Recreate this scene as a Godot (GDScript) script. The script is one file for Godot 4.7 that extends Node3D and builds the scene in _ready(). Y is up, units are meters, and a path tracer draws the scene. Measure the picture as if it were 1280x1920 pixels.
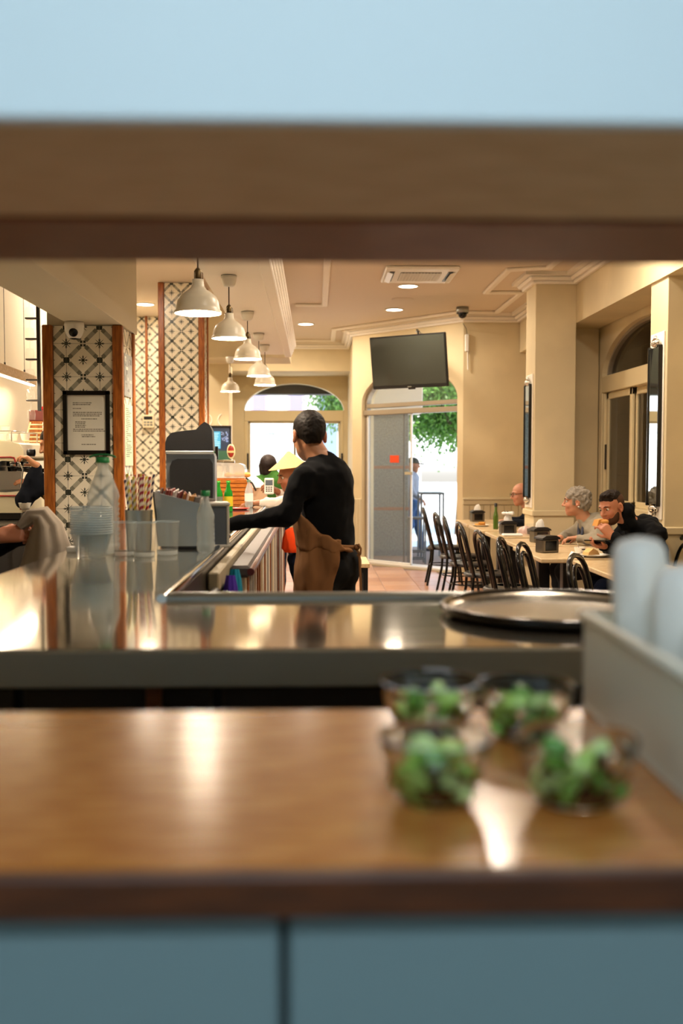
extends Node3D
# A cafe bar seen through its kitchen hatch. Room axes: x to the right, y up, -z away from the camera.

const EYE := 1.46
const CEIL := 3.33
const BAR := 1.10
const TABLE := 0.75
var mats := {}
var taken := {}
var rng := RandomNumberGenerator.new()

# ---------------------------------------------------------------- helpers: materials
func hexc(h): return Color(h)

func mt(key: String, col := "ffffff", rough := 0.6, metal := 0.0) -> StandardMaterial3D:
	if mats.has(key): return mats[key]
	var m := StandardMaterial3D.new()
	m.resource_name = key
	m.albedo_color = Color(col)
	m.roughness = rough
	m.metallic = metal
	mats[key] = m
	return m

func noise_tex(freq: float, ramp: Array, seed_ := 1, size := 256, oct := 4, normal := false) -> NoiseTexture2D:
	var n := FastNoiseLite.new()
	n.seed = seed_
	n.frequency = freq
	n.fractal_octaves = oct
	var t := NoiseTexture2D.new()
	t.width = size; t.height = size
	t.seamless = true
	t.noise = n
	if normal:
		t.as_normal_map = true
		t.bump_strength = 3.0
	elif ramp.size():
		var g := Gradient.new()
		g.offsets = PackedFloat32Array([0.25, 0.75])
		g.colors = PackedColorArray([Color(ramp[0]), Color(ramp[1])])
		t.color_ramp = g
	return t

func grain(key: String, dark: String, light: String, rough: float, scale: Vector3, freq := 0.02, seed_ := 3) -> StandardMaterial3D:
	if mats.has(key): return mats[key]
	var m := mt(key, "ffffff", rough)
	m.albedo_texture = noise_tex(freq, [dark, light], seed_)
	m.uv1_triplanar = true
	m.uv1_world_triplanar = true
	m.uv1_scale = scale
	return m

func glassy(key: String, col: String, alpha: float, rough := 0.03) -> StandardMaterial3D:
	if mats.has(key): return mats[key]
	var m := mt(key, col, rough)
	m.albedo_color.a = alpha
	m.transparency = BaseMaterial3D.TRANSPARENCY_ALPHA
	return m

func glow(key: String, col: String, energy: float) -> StandardMaterial3D:
	if mats.has(key): return mats[key]
	var m := mt(key, col, 0.5)
	m.emission_enabled = true
	m.emission = Color(col)
	m.emission_energy_multiplier = energy
	return m

func cloth(key: String, col: String, rim := 0.3) -> StandardMaterial3D:
	if mats.has(key): return mats[key]
	var m := mt(key, col, 0.95)
	m.metallic_specular = 0.2
	m.rim_enabled = true
	m.rim = rim
	m.rim_tint = 0.6
	return m

# ---------------------------------------------------------------- helpers: shapes
func mb() -> SurfaceTool:
	var s := SurfaceTool.new()
	s.begin(Mesh.PRIMITIVE_TRIANGLES)
	return s

func tri(s: SurfaceTool, a: Vector3, b: Vector3, c: Vector3, n: Vector3, ua := Vector2.ZERO, ub := Vector2.ZERO, uc := Vector2.ZERO) -> void:
	s.set_normal(n)
	if (a - c).cross(a - b).dot(n) < 0.0:
		s.set_uv(ua); s.add_vertex(a); s.set_uv(uc); s.add_vertex(c); s.set_uv(ub); s.add_vertex(b)
	else:
		s.set_uv(ua); s.add_vertex(a); s.set_uv(ub); s.add_vertex(b); s.set_uv(uc); s.add_vertex(c)

func quad(s: SurfaceTool, a: Vector3, b: Vector3, c: Vector3, d: Vector3, n: Vector3, r := Rect2(0, 0, 1, 1)) -> void:
	# a top-left, b top-right, c bottom-right, d bottom-left; r is the piece of the texture
	var p := r.position
	var e := r.end
	tri(s, a, b, c, n, p, Vector2(e.x, p.y), e)
	tri(s, a, c, d, n, p, e, Vector2(p.x, e.y))

func box(s: SurfaceTool, c: Vector3, size: Vector3, ch := 0.0, bas := Basis()) -> void:
	var h := size * 0.5
	ch = minf(ch, minf(h.x, minf(h.y, h.z)) * 0.9)
	for ax in 3:
		for sg in [-1.0, 1.0]:
			var n := Vector3.ZERO
			n[ax] = sg
			var u := (ax + 1) % 3
			var v := (ax + 2) % 3
			var q := []
			for k in [[-1, -1], [1, -1], [1, 1], [-1, 1]]:
				var p := Vector3.ZERO
				p[ax] = h[ax] * sg
				p[u] = (h[u] - ch) * k[0]
				p[v] = (h[v] - ch) * k[1]
				q.append(c + bas * p)
			quad(s, q[0], q[1], q[2], q[3], bas * n)
	if ch <= 0.0: return
	for ax in 3:
		var u := (ax + 1) % 3
		var v := (ax + 2) % 3
		for su in [-1.0, 1.0]:
			for sv in [-1.0, 1.0]:
				var q := []
				for e in [[-1.0, true], [1.0, true], [1.0, false], [-1.0, false]]:
					var p := Vector3.ZERO
					p[ax] = (h[ax] - ch) * e[0]
					p[u] = (h[u] if e[1] else h[u] - ch) * su
					p[v] = (h[v] - ch if e[1] else h[v]) * sv
					q.append(c + bas * p)
				var n := Vector3.ZERO
				n[u] = su
				n[v] = sv
				quad(s, q[0], q[1], q[2], q[3], (bas * n).normalized())
	for sx in [-1.0, 1.0]:
		for sy in [-1.0, 1.0]:
			for sz in [-1.0, 1.0]:
				var a := Vector3(h.x * sx, (h.y - ch) * sy, (h.z - ch) * sz)
				var b := Vector3((h.x - ch) * sx, h.y * sy, (h.z - ch) * sz)
				var d := Vector3((h.x - ch) * sx, (h.y - ch) * sy, h.z * sz)
				tri(s, c + bas * a, c + bas * b, c + bas * d, (bas * Vector3(sx, sy, sz)).normalized())

func bx(s: SurfaceTool, x0: float, x1: float, y0: float, y1: float, z0: float, z1: float, ch := 0.0) -> void:
	box(s, Vector3((x0 + x1) / 2, (y0 + y1) / 2, (z0 + z1) / 2), Vector3(absf(x1 - x0), absf(y1 - y0), absf(z1 - z0)), ch)

func tube(s: SurfaceTool, pts: Array, r, sides := 8, closed := false, flat := 1.0, flat_axis := Vector3.UP) -> void:
	var n := pts.size()
	var rings := []
	var norms := []
	var side := Vector3.ZERO
	for i in n:
		var a: Vector3 = pts[(i - 1 + n) % n] if closed or i > 0 else pts[0]
		var b: Vector3 = pts[(i + 1) % n] if closed or i < n - 1 else pts[n - 1]
		var t := (b - a).normalized()
		if side == Vector3.ZERO:
			side = t.cross(Vector3.UP if absf(t.y) < 0.9 else Vector3.RIGHT).normalized()
		side = (side - t * side.dot(t)).normalized()
		var up := side.cross(t).normalized()
		var rad: float = r[i] if r is Array else r
		var ring := []
		var nn := []
		for k in sides:
			var an := TAU * k / sides
			var d := side * cos(an) + up * sin(an)
			nn.append(d)
			var o := d * rad
			if flat != 1.0: o -= flat_axis * o.dot(flat_axis) * (1.0 - flat)
			ring.append(pts[i] + o)
		rings.append(ring)
		norms.append(nn)
	for i in (n if closed else n - 1):
		var i2 := (i + 1) % n
		for k in sides:
			var k2 := (k + 1) % sides
			vq(s, rings[i][k], rings[i2][k], rings[i2][k2], rings[i][k2], norms[i][k], norms[i2][k], norms[i2][k2], norms[i][k2], Rect2(float(k) / sides, float(i) / n, 1.0 / sides, 1.0 / n))
	if not closed:
		for e in [0, n - 1]:
			var t2: Vector3 = (pts[0] - pts[1]) if e == 0 else (pts[n - 1] - pts[n - 2])
			for k in range(1, sides - 1):
				tri(s, rings[e][0], rings[e][k], rings[e][k + 1], t2.normalized())

func vq(s: SurfaceTool, a: Vector3, b: Vector3, c: Vector3, d: Vector3, na: Vector3, nb: Vector3, nc: Vector3, nd: Vector3, r := Rect2()) -> void:
	var flip := (a - c).cross(a - b).dot(na + nb + nc + nd) < 0.0
	var ps := [a, b, c, a, c, d]
	var ns := [na, nb, nc, na, nc, nd]
	var us := [r.position, Vector2(r.position.x, r.end.y), r.end, r.position, r.end, Vector2(r.end.x, r.position.y)]
	for o in ([0, 2, 1, 3, 5, 4] if flip else [0, 1, 2, 3, 4, 5]):
		s.set_normal(ns[o]); s.set_uv(us[o]); s.add_vertex(ps[o])

func lathe(s: SurfaceTool, prof: Array, seg := 20, at := Vector3.ZERO, bas := Basis()) -> void:
	# prof: [radius, height] pairs; sharp corners come from doubled points
	var n := prof.size()
	var nr := []
	for i in n:
		var a: Vector2 = Vector2(prof[maxi(i - 1, 0)][0], prof[maxi(i - 1, 0)][1])
		var b: Vector2 = Vector2(prof[mini(i + 1, n - 1)][0], prof[mini(i + 1, n - 1)][1])
		var t := (b - a).normalized()
		nr.append(Vector2(t.y, -t.x))
	for i in n - 1:
		if Vector2(prof[i][0], prof[i][1]).distance_to(Vector2(prof[i + 1][0], prof[i + 1][1])) < 1e-6: continue
		for k in seg:
			var a0 := TAU * k / seg
			var a1 := TAU * (k + 1) / seg
			var d0 := Vector3(cos(a0), 0, sin(a0))
			var d1 := Vector3(cos(a1), 0, sin(a1))
			var y0 := Vector3.UP * float(prof[i][1])
			var y1 := Vector3.UP * float(prof[i + 1][1])
			var r0: float = prof[i][0]
			var r1: float = prof[i + 1][0]
			vq(s, at + bas * (d0 * r0 + y0), at + bas * (d0 * r1 + y1), at + bas * (d1 * r1 + y1), at + bas * (d1 * r0 + y0),
				bas * (d0 * nr[i].x + Vector3.UP * nr[i].y), bas * (d0 * nr[i + 1].x + Vector3.UP * nr[i + 1].y), bas * (d1 * nr[i + 1].x + Vector3.UP * nr[i + 1].y), bas * (d1 * nr[i].x + Vector3.UP * nr[i].y),
				Rect2(float(k) / seg, float(i) / n, 1.0 / seg, 1.0 / n))

func prism(s: SurfaceTool, poly: Array, depth: float, xf := Transform3D()) -> void:
	# polygon in local x, y; extruded from z = 0 to z = -depth
	var pv := PackedVector2Array(poly)
	var idx := Geometry2D.triangulate_polygon(pv)
	for z in [0.0, -depth]:
		for i in range(0, idx.size(), 3):
			tri(s, xf * Vector3(pv[idx[i]].x, pv[idx[i]].y, z), xf * Vector3(pv[idx[i + 1]].x, pv[idx[i + 1]].y, z), xf * Vector3(pv[idx[i + 2]].x, pv[idx[i + 2]].y, z), xf.basis * (Vector3.BACK if z == 0.0 else Vector3.FORWARD))
	var ccw := not Geometry2D.is_polygon_clockwise(pv)
	for i in pv.size():
		var a := pv[i]
		var b := pv[(i + 1) % pv.size()]
		var t := (b - a).normalized()
		var n := Vector3(t.y, -t.x, 0) if ccw else Vector3(-t.y, t.x, 0)
		quad(s, xf * Vector3(a.x, a.y, 0), xf * Vector3(b.x, b.y, 0), xf * Vector3(b.x, b.y, -depth), xf * Vector3(a.x, a.y, -depth), xf.basis * n)

func ball(s: SurfaceTool, c: Vector3, r: Vector3, seg := 12, bas := Basis(), lumps := 0.0, sd := 0) -> void:
	var rr := RandomNumberGenerator.new()
	rr.seed = sd
	var ph := rr.randf() * 6.0
	var P := func(i: int, k: int) -> Vector3:
		var la := PI * i / (seg / 2) - PI / 2
		var lo := TAU * k / seg
		var d := Vector3(cos(la) * cos(lo), sin(la), cos(la) * sin(lo))
		return d * (1.0 + lumps * sin(lo * 3.0 + ph) * cos(la) + lumps * 0.7 * sin(la * 4.0 + ph))
	for i in seg / 2:
		for k in seg:
			var q := [P.call(i, k), P.call(i + 1, k), P.call(i + 1, k + 1), P.call(i, k + 1)]
			var nn := []
			var pp := []
			for v in q:
				pp.append(c + bas * (v * r))
				nn.append((bas * (v / r)).normalized())
			vq(s, pp[0], pp[1], pp[2], pp[3], nn[0], nn[1], nn[2], nn[3], Rect2(float(k) / seg, 2.0 * i / seg, 1.0 / seg, 2.0 / seg))

func drape(s: SurfaceTool, path: Array, radii: Array, flat: float, axis: Vector3, folds: int, amp: float, ph: float) -> void:
	# a hanging, gathered cloth: rings along a path with ripples that grow towards the hem
	var n := path.size()
	var seg := 40
	var rings := []
	for i in n:
		var t: Vector3 = (path[mini(i + 1, n - 1)] - path[maxi(i - 1, 0)]).normalized()
		var w := (axis - t * axis.dot(t)).normalized()
		var u := t.cross(w)
		var ring := []
		var v := float(i) / (n - 1)
		for k in seg:
			var a := TAU * k / seg
			var r: float = radii[i] * (1.0 + amp * (0.3 + v) * sin(a * folds + ph + v * 1.7) + amp * 0.5 * sin(a * (folds + 3) + ph * 2.0))
			ring.append(path[i] + w * cos(a) * r * flat + u * sin(a) * r)
		rings.append(ring)
	var N := func(i: int, k: int) -> Vector3:
		var a: Vector3 = rings[mini(i + 1, n - 1)][k] - rings[maxi(i - 1, 0)][k]
		var b: Vector3 = rings[i][(k + 1) % seg] - rings[i][(k - 1 + seg) % seg]
		var m := a.cross(b).normalized()
		return m if m.dot(rings[i][k] - path[i]) > 0.0 else -m
	for i in n - 1:
		for k in seg:
			var k2 := (k + 1) % seg
			vq(s, rings[i][k], rings[i + 1][k], rings[i + 1][k2], rings[i][k2], N.call(i, k), N.call(i + 1, k), N.call(i + 1, k2), N.call(i, k2), Rect2(float(k) / seg, float(i) / n, 1.0 / seg, 1.0 / n))

func arc(c: Vector3, u: Vector3, v: Vector3, ru: float, rv: float, a0: float, a1: float, n: int) -> Array:
	var out := []
	for i in n + 1:
		var a := lerpf(a0, a1, float(i) / n)
		out.append(c + u * cos(a) * ru + v * sin(a) * rv)
	return out

# ---------------------------------------------------------------- helpers: nodes
func numbered(called: String) -> String:
	var n: int = taken.get(called, 0)
	taken[called] = n + 1
	return called if n == 0 else "%s_%03d" % [called, n]

func part(s, called: String, m: Material, parent: Node) -> MeshInstance3D:
	var o := MeshInstance3D.new()
	o.name = called
	o.mesh = s.commit() if s is SurfaceTool else s
	o.material_override = m
	parent.add_child(o, true)
	return o

func tag(o: Node, label: String, cat := "", group := "", kind := "") -> Node:
	o.set_meta("label", label)
	if cat: o.set_meta("category", cat)
	if group: o.set_meta("group", group)
	if kind: o.set_meta("kind", kind)
	return o

func thing(called: String, label: String, cat: String, at := Vector3.ZERO, turn := 0.0, group := "") -> Node3D:
	var o := Node3D.new()
	o.name = numbered(called)
	o.position = at
	o.rotation.y = turn
	add_child(o)
	tag(o, label, cat, group)
	return o

func one(s, called: String, label: String, cat: String, m: Material, at := Vector3.ZERO, turn := 0.0, group := "") -> MeshInstance3D:
	var o := part(s, numbered(called), m, self)
	o.position = at
	o.rotation.y = turn
	tag(o, label, cat, group)
	return o

func struct(s, called: String, label: String, m: Material) -> MeshInstance3D:
	var o := part(s, called, m, self)
	tag(o, label, "", "", "structure")
	return o

func frame_node(called: String, label: String) -> Node3D:
	var o := Node3D.new()
	o.name = called
	add_child(o)
	tag(o, label, "", "", "structure")
	return o

func again(src: Node3D, at: Vector3, turn: float, label: String) -> Node3D:
	var o: Node3D = src.duplicate()
	o.name = numbered(String(src.get_meta("base_name")))
	add_child(o)
	o.position = at
	o.rotation.y = turn
	o.set_meta("label", label)
	return o

func lamp(l: Light3D, called: String, at: Vector3, col: String, energy: float, parent: Node, size := 0.1) -> void:
	l.name = called
	l.light_color = Color(col)
	l.light_energy = energy
	l.light_size = size
	l.shadow_enabled = true
	l.position = at
	if l is OmniLight3D: l.omni_range = 30.0
	if l is SpotLight3D: l.spot_range = 30.0
	parent.add_child(l, true)

# ---------------------------------------------------------------- helpers: smooth bodies
class Sdf:
	var pr := []
	func cap(a: Vector3, b: Vector3, ra: float, rb: float, k := 0.02, col := 0, fa := Vector3.ZERO, fs := 1.0) -> void:
		pr.append([0, a, b, ra, rb, k, col, fa, 1.0 / fs - 1.0, Basis(), false])
	func ell(c: Vector3, r: Vector3, b := Basis(), k := 0.02, col := 0) -> void:
		pr.append([1, c, r, maxf(r.x, maxf(r.y, r.z)), 0.0, k, col, Vector3.ZERO, 0.0, b.inverse(), false])
	func cut(c: Vector3, r: Vector3, b := Basis(), k := 0.01) -> void:
		pr.append([1, c, r, maxf(r.x, maxf(r.y, r.z)), 0.0, k, 0, Vector3.ZERO, 0.0, b.inverse(), true])
	func slice(a: Vector3, n: Vector3, k := 0.01) -> void:  # takes away what lies on the side n points to
		pr.append([2, a, n.normalized(), 0.0, 0.0, k, 0, Vector3.ZERO, 0.0, Basis(), true])
	func mesh(cell: float, cols := [], namp := 0.0, nfreq := 1.0, nstretch := Vector3.ONE) -> ArrayMesh:
		var lo := Vector3.INF
		var hi := -Vector3.INF
		for p in pr:
			if p[10]: continue
			var r: float = maxf(p[3], p[4])
			var e := Vector3.ONE * r
			lo = lo.min(p[1] - e); hi = hi.max(p[1] + e)
			if p[0] == 0:
				lo = lo.min(p[2] - e); hi = hi.max(p[2] + e)
		var pad := Vector3.ONE * cell * 3.0
		lo -= pad; hi += pad
		var nx := int((hi.x - lo.x) / cell) + 2
		var ny := int((hi.y - lo.y) / cell) + 2
		var nz := int((hi.z - lo.z) / cell) + 2
		var sy := nx
		var sz := nx * ny
		var f := PackedFloat32Array(); f.resize(nx * ny * nz); f.fill(9.0)
		var best := PackedFloat32Array(); best.resize(nx * ny * nz); best.fill(9.0)
		var ci := PackedByteArray(); ci.resize(nx * ny * nz)
		for p in pr:
			var typ: int = p[0]
			var a: Vector3 = p[1]
			var b: Vector3 = p[2]
			var ra: float = p[3]
			var rb: float = p[4]
			var k: float = p[5]
			var col: int = p[6]
			var fa: Vector3 = p[7]
			var fs: float = p[8]
			var bas: Basis = p[9]
			var sub: bool = p[10]
			var m := maxf(cell * 3.0, k * 1.3)
			var bl := lo
			var bh := hi
			if typ != 2:
				var e := Vector3.ONE * (maxf(ra, rb) + m)
				bl = (a - e) if typ == 1 else a.min(b) - e
				bh = (a + e) if typ == 1 else a.max(b) + e
			var i0 := clampi(int((bl.x - lo.x) / cell), 0, nx - 1)
			var i1 := clampi(int((bh.x - lo.x) / cell) + 1, 0, nx - 1)
			var j0 := clampi(int((bl.y - lo.y) / cell), 0, ny - 1)
			var j1 := clampi(int((bh.y - lo.y) / cell) + 1, 0, ny - 1)
			var k0 := clampi(int((bl.z - lo.z) / cell), 0, nz - 1)
			var k1 := clampi(int((bh.z - lo.z) / cell) + 1, 0, nz - 1)
			var ab := b - a
			var inv := 1.0 / maxf(ab.length_squared(), 1e-9)
			for z in range(k0, k1 + 1):
				for y in range(j0, j1 + 1):
					var at := z * sz + y * sy
					for x in range(i0, i1 + 1):
						var o := at + x
						var v := f[o]
						if sub and v > 1.0: continue
						var q := lo + Vector3(x, y, z) * cell - a
						var d := 0.0
						if typ == 0:
							if fs != 0.0: q += fa * (q.dot(fa) * fs)
							var t := clampf(q.dot(ab) * inv, 0.0, 1.0)
							d = (q - ab * t).length() - (ra + (rb - ra) * t)
						elif typ == 1:
							q = bas * q
							var u := q / b
							var l0 := u.length()
							var l1 := (u / b).length()
							d = l0 * (l0 - 1.0) / maxf(l1, 1e-6)
						else:
							d = -q.dot(b)
						if sub:
							d = -d
							var h2 := maxf(k - absf(v - d), 0.0) / k
							f[o] = maxf(v, d) + h2 * h2 * k * 0.25
						else:
							if d < best[o]:
								best[o] = d
								ci[o] = col
							var h := maxf(k - absf(v - d), 0.0) / k
							f[o] = minf(v, d) - h * h * k * 0.25
		if namp > 0.0:
			var ns := FastNoiseLite.new()
			ns.seed = 5
			ns.frequency = nfreq
			ns.fractal_octaves = 2
			for z in nz:
				for y in ny:
					for x in nx:
						var o := z * sz + y * sy + x
						if absf(f[o]) < namp * 2.5 + cell:
							var w := (lo + Vector3(x, y, z) * cell) * nstretch
							f[o] += ns.get_noise_3dv(w) * namp
		var far := cell * 5.0
		var idx := PackedInt32Array(); idx.resize(nx * ny * nz); idx.fill(-1)
		var vs := PackedVector3Array()
		var cs := PackedColorArray()
		var offs := PackedInt32Array([0, 1, sy, sy + 1, sz, sz + 1, sz + sy, sz + sy + 1])
		var cp := [Vector3(0, 0, 0), Vector3(1, 0, 0), Vector3(0, 1, 0), Vector3(1, 1, 0), Vector3(0, 0, 1), Vector3(1, 0, 1), Vector3(0, 1, 1), Vector3(1, 1, 1)]
		var eg := [[0, 1], [2, 3], [4, 5], [6, 7], [0, 2], [1, 3], [4, 6], [5, 7], [0, 4], [1, 5], [2, 6], [3, 7]]
		for z in nz - 1:
			for y in ny - 1:
				var row := z * sz + y * sy
				for x in nx - 1:
					var o := row + x
					if absf(f[o]) > far: continue
					var mask := 0
					for c in 8:
						if f[o + offs[c]] < 0.0: mask |= 1 << c
					if mask == 0 or mask == 255: continue
					var sum := Vector3.ZERO
					var cnt := 0
					for e in eg:
						var c0: int = e[0]
						var c1: int = e[1]
						if ((mask >> c0) & 1) != ((mask >> c1) & 1):
							var f0 := f[o + offs[c0]]
							var f1 := f[o + offs[c1]]
							sum += (cp[c0] as Vector3).lerp(cp[c1], f0 / (f0 - f1))
							cnt += 1
					idx[o] = vs.size()
					vs.append(lo + (Vector3(x, y, z) + sum / cnt) * cell)
					cs.append(cols[ci[o]] if cols.size() else Color.WHITE)
		var tris := PackedInt32Array()
		var nn := PackedVector3Array(); nn.resize(vs.size())
		for z in range(1, nz - 1):
			for y in range(1, ny - 1):
				var row := z * sz + y * sy
				for x in range(1, nx - 1):
					var o := row + x
					var v := f[o]
					if absf(v) > far: continue
					for ax in 3:
						var st := 1 if ax == 0 else (sy if ax == 1 else sz)
						var w := f[o + st]
						if (v < 0.0) == (w < 0.0): continue
						var s1 := sy if ax == 0 else (sz if ax == 1 else 1)
						var s2 := sz if ax == 0 else (1 if ax == 1 else sy)
						var qa := idx[o]
						var qb := idx[o - s1]
						var qc := idx[o - s1 - s2]
						var qd := idx[o - s2]
						if qa < 0 or qb < 0 or qc < 0 or qd < 0: continue
						var out := Vector3.ZERO
						out[ax] = 1.0 if v < 0.0 else -1.0
						var n := (vs[qa] - vs[qc]).cross(vs[qb] - vs[qd])
						if n.dot(out) < 0.0:
							n = -n
						for q in [qa, qb, qc, qd]: nn[q] += n
						if (vs[qa] - vs[qc]).cross(vs[qa] - vs[qb]).dot(n) < 0.0:
							tris.append_array(PackedInt32Array([qa, qc, qb, qa, qd, qc]))
						else:
							tris.append_array(PackedInt32Array([qa, qb, qc, qa, qc, qd]))
		for i in nn.size(): nn[i] = nn[i].normalized()
		var arr := []
		arr.resize(Mesh.ARRAY_MAX)
		arr[Mesh.ARRAY_VERTEX] = vs
		arr[Mesh.ARRAY_NORMAL] = nn
		arr[Mesh.ARRAY_COLOR] = cs
		arr[Mesh.ARRAY_INDEX] = tris
		var am := ArrayMesh.new()
		if tris.size(): am.add_surface_from_arrays(Mesh.PRIMITIVE_TRIANGLES, arr)
		return am

# ---------------------------------------------------------------- the scene
func _ready() -> void:
	rng.seed = 11
	camera_and_sky()
	materials()
	shell()
	far_windows()
	right_side()
	left_side()
	ceiling_fittings()
	hatch()
	bar()
	bar_things()
	back_bar()
	dining()
	street()
	people()
	hatch_things()

func camera_and_sky() -> void:
	var cam := Camera3D.new()
	cam.name = "camera"
	var at := CameraAttributesPhysical.new()
	at.frustum_focal_length = 12.0 / (960.0 / 1868.0)  # 24 mm sensor height
	at.frustum_focus_distance = 6.3
	at.frustum_near = 0.05
	at.frustum_far = 300.0
	at.exposure_aperture = 1.4
	cam.attributes = at
	cam.position = Vector3(0, EYE, 0)
	cam.rotation = Vector3(-atan(96.0 / 1868.0), -atan(50.0 / 1868.0), 0)
	add_child(cam)
	cam.current = true
	var e := Environment.new()
	e.background_mode = Environment.BG_SKY
	var sky := Sky.new()
	var sm := ProceduralSkyMaterial.new()
	sm.sky_top_color = Color("9fbfe6")
	sm.sky_horizon_color = Color("f2f6fb")
	sm.ground_horizon_color = Color("e8e6e0")
	sm.ground_bottom_color = Color("b5b0a6")
	sm.sky_energy_multiplier = 1.5
	sm.ground_energy_multiplier = 0.9
	sky.sky_material = sm
	e.sky = sky
	e.tonemap_mode = Environment.TONE_MAPPER_LINEAR
	e.tonemap_exposure = 1.65
	e.sdfgi_enabled = true
	e.ssao_enabled = true
	e.ssil_enabled = true
	var w := WorldEnvironment.new()
	w.environment = e
	add_child(w)
	var sun := DirectionalLight3D.new()
	sun.name = "sun"
	sun.light_color = Color("fff3dd")
	sun.light_energy = 2.0
	sun.light_angular_distance = 0.6
	sun.shadow_enabled = true
	sun.rotation_degrees = Vector3(-62, 25, 0)
	add_child(sun)

func materials() -> void:
	var w := mt("wall paint", "dacaa4", 0.75)
	w.albedo_texture = noise_tex(0.01, ["f2f2f2", "ffffff"], 8)
	w.uv1_triplanar = true
	w.uv1_world_triplanar = true
	w.uv1_scale = Vector3.ONE * 0.4
	mt("ceiling paint", "d8cab6", 0.8)
	mt("white plaster", "eee8dc", 0.7)
	mt("wainscot", "cdc1a0", 0.6)
	mt("soffit paint", "d6cab0", 0.75)
	grain("orange wood", "86460f", "ad6422", 0.35, Vector3(9, 1.2, 9))
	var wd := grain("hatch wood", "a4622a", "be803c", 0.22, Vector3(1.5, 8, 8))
	wd.clearcoat_enabled = true
	wd.clearcoat = 0.5
	wd.clearcoat_roughness = 0.15
	grain("lintel wood", "c0a075", "cfb188", 0.6, Vector3(1.5, 8, 8))
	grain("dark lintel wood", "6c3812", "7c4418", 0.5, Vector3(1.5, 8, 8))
	grain("light wood", "c9a878", "dfc199", 0.5, Vector3(6, 6, 6))
	var st := mt("counter steel", "c6c2b8", 0.085, 0.92)
	st.roughness_texture = noise_tex(0.02, ["d0d0d0", "ffffff"], 4)
	st.uv1_triplanar = true
	st.uv1_world_triplanar = true
	st.uv1_scale = Vector3(0.7, 6, 6)
	mt("brushed steel", "a3a8a6", 0.3, 0.9)
	mt("dark steel", "4a4642", 0.3, 0.8)
	mt("chrome", "e2e2e0", 0.06, 1.0)
	mt("black plastic", "141416", 0.35)
	mt("black gloss", "0c0c0d", 0.15)
	mt("dark cupboard", "1d1a16", 0.6)
	mt("grout", "a39d8c", 0.9)
	mt("white plastic", "eceae2", 0.35)
	mt("cream enamel", "e9dfbf", 0.25)
	mt("porcelain", "f1ece1", 0.15)
	mt("paper white", "f4f2ec", 0.85)
	mt("frame cream", "d8c8a0", 0.4)
	mt("frame grey", "9a8f7e", 0.35, 0.3)
	glassy("pane glass", "f2f8f6", 0.015).metallic_specular = 0.25
	glassy("dark pane", "2a241a", 0.55)
	glassy("dusty pane", "8d9794", 0.14, 0.08)
	glassy("drinking glass", "eef4f2", 0.04)
	glassy("bottle plastic", "dcebf0", 0.34, 0.05)
	glassy("cup rim", "d4e8f2", 0.55, 0.1)
	glassy("cup plastic", "a8cfe4", 0.08, 0.06)

# ---------------------------------------------------------------- the room
func arch_wall(s: SurfaceTool, xf: Transform3D, u0: float, u1: float, h0: float, h: float, o0: float, o1: float, sill: float, spring: float, rise: float, thick: float) -> void:
	# a wall from u0 to u1 with an arched opening from o0 to o1
	var B := func(a: float, b: float, c: float, d: float) -> void:
		if b - a > 0.001 and d - c > 0.001:
			box(s, xf * Vector3((a + b) / 2, (c + d) / 2, -thick / 2), Vector3(b - a, d - c, thick), 0.0, xf.basis)
	B.call(u0, o0, h0, h)
	B.call(o1, u1, h0, h)
	B.call(o0, o1, h0, sill)
	var n := 32
	var top := spring + rise
	var poly := [Vector2(o0, h), Vector2(o0, spring)]
	for i in range(1, n):
		var a := PI - PI * i / n
		poly.append(Vector2((o0 + o1) / 2 + cos(a) * (o1 - o0) / 2, spring + sin(a) * rise))
	poly.append(Vector2(o1, spring))
	poly.append(Vector2(o1, h))
	prism(s, poly, thick, xf)

func arch_pts(o0: float, o1: float, spring: float, rise: float, n := 24) -> Array:
	var out := []
	for i in n + 1:
		var a := PI - PI * i / n
		out.append(Vector2((o0 + o1) / 2 + cos(a) * (o1 - o0) / 2, spring + sin(a) * rise))
	return out

func strip(s: SurfaceTool, a: Vector3, b: Vector3, w: float, h: float, ch := 0.0) -> void:
	# a straight bar of width w (level) and height h from a to b, hanging below a and b
	var d := b - a
	var bas := Basis.looking_at(d.normalized(), Vector3.UP)
	box(s, (a + b) / 2 - Vector3.UP * h / 2, Vector3(w, h, d.length() + w), ch, bas)

func cornice(called: String, pts: Array) -> void:
	var s := mb()
	for i in pts.size() - 1:
		var v := Vector3.UP * (0.004 - 0.0016 * (i % 2))
		strip(s, pts[i] + v, pts[i + 1] + v, 0.22, 0.039)
		strip(s, pts[i] + v - Vector3.UP * 0.033, pts[i + 1] + v - Vector3.UP * 0.033, 0.13, 0.047, 0.02)
		strip(s, pts[i] + v - Vector3.UP * 0.078, pts[i + 1] + v - Vector3.UP * 0.078, 0.05, 0.032, 0.01)
	struct(s, called, "painted cornice where wall meets ceiling", mats["white plaster"])

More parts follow.
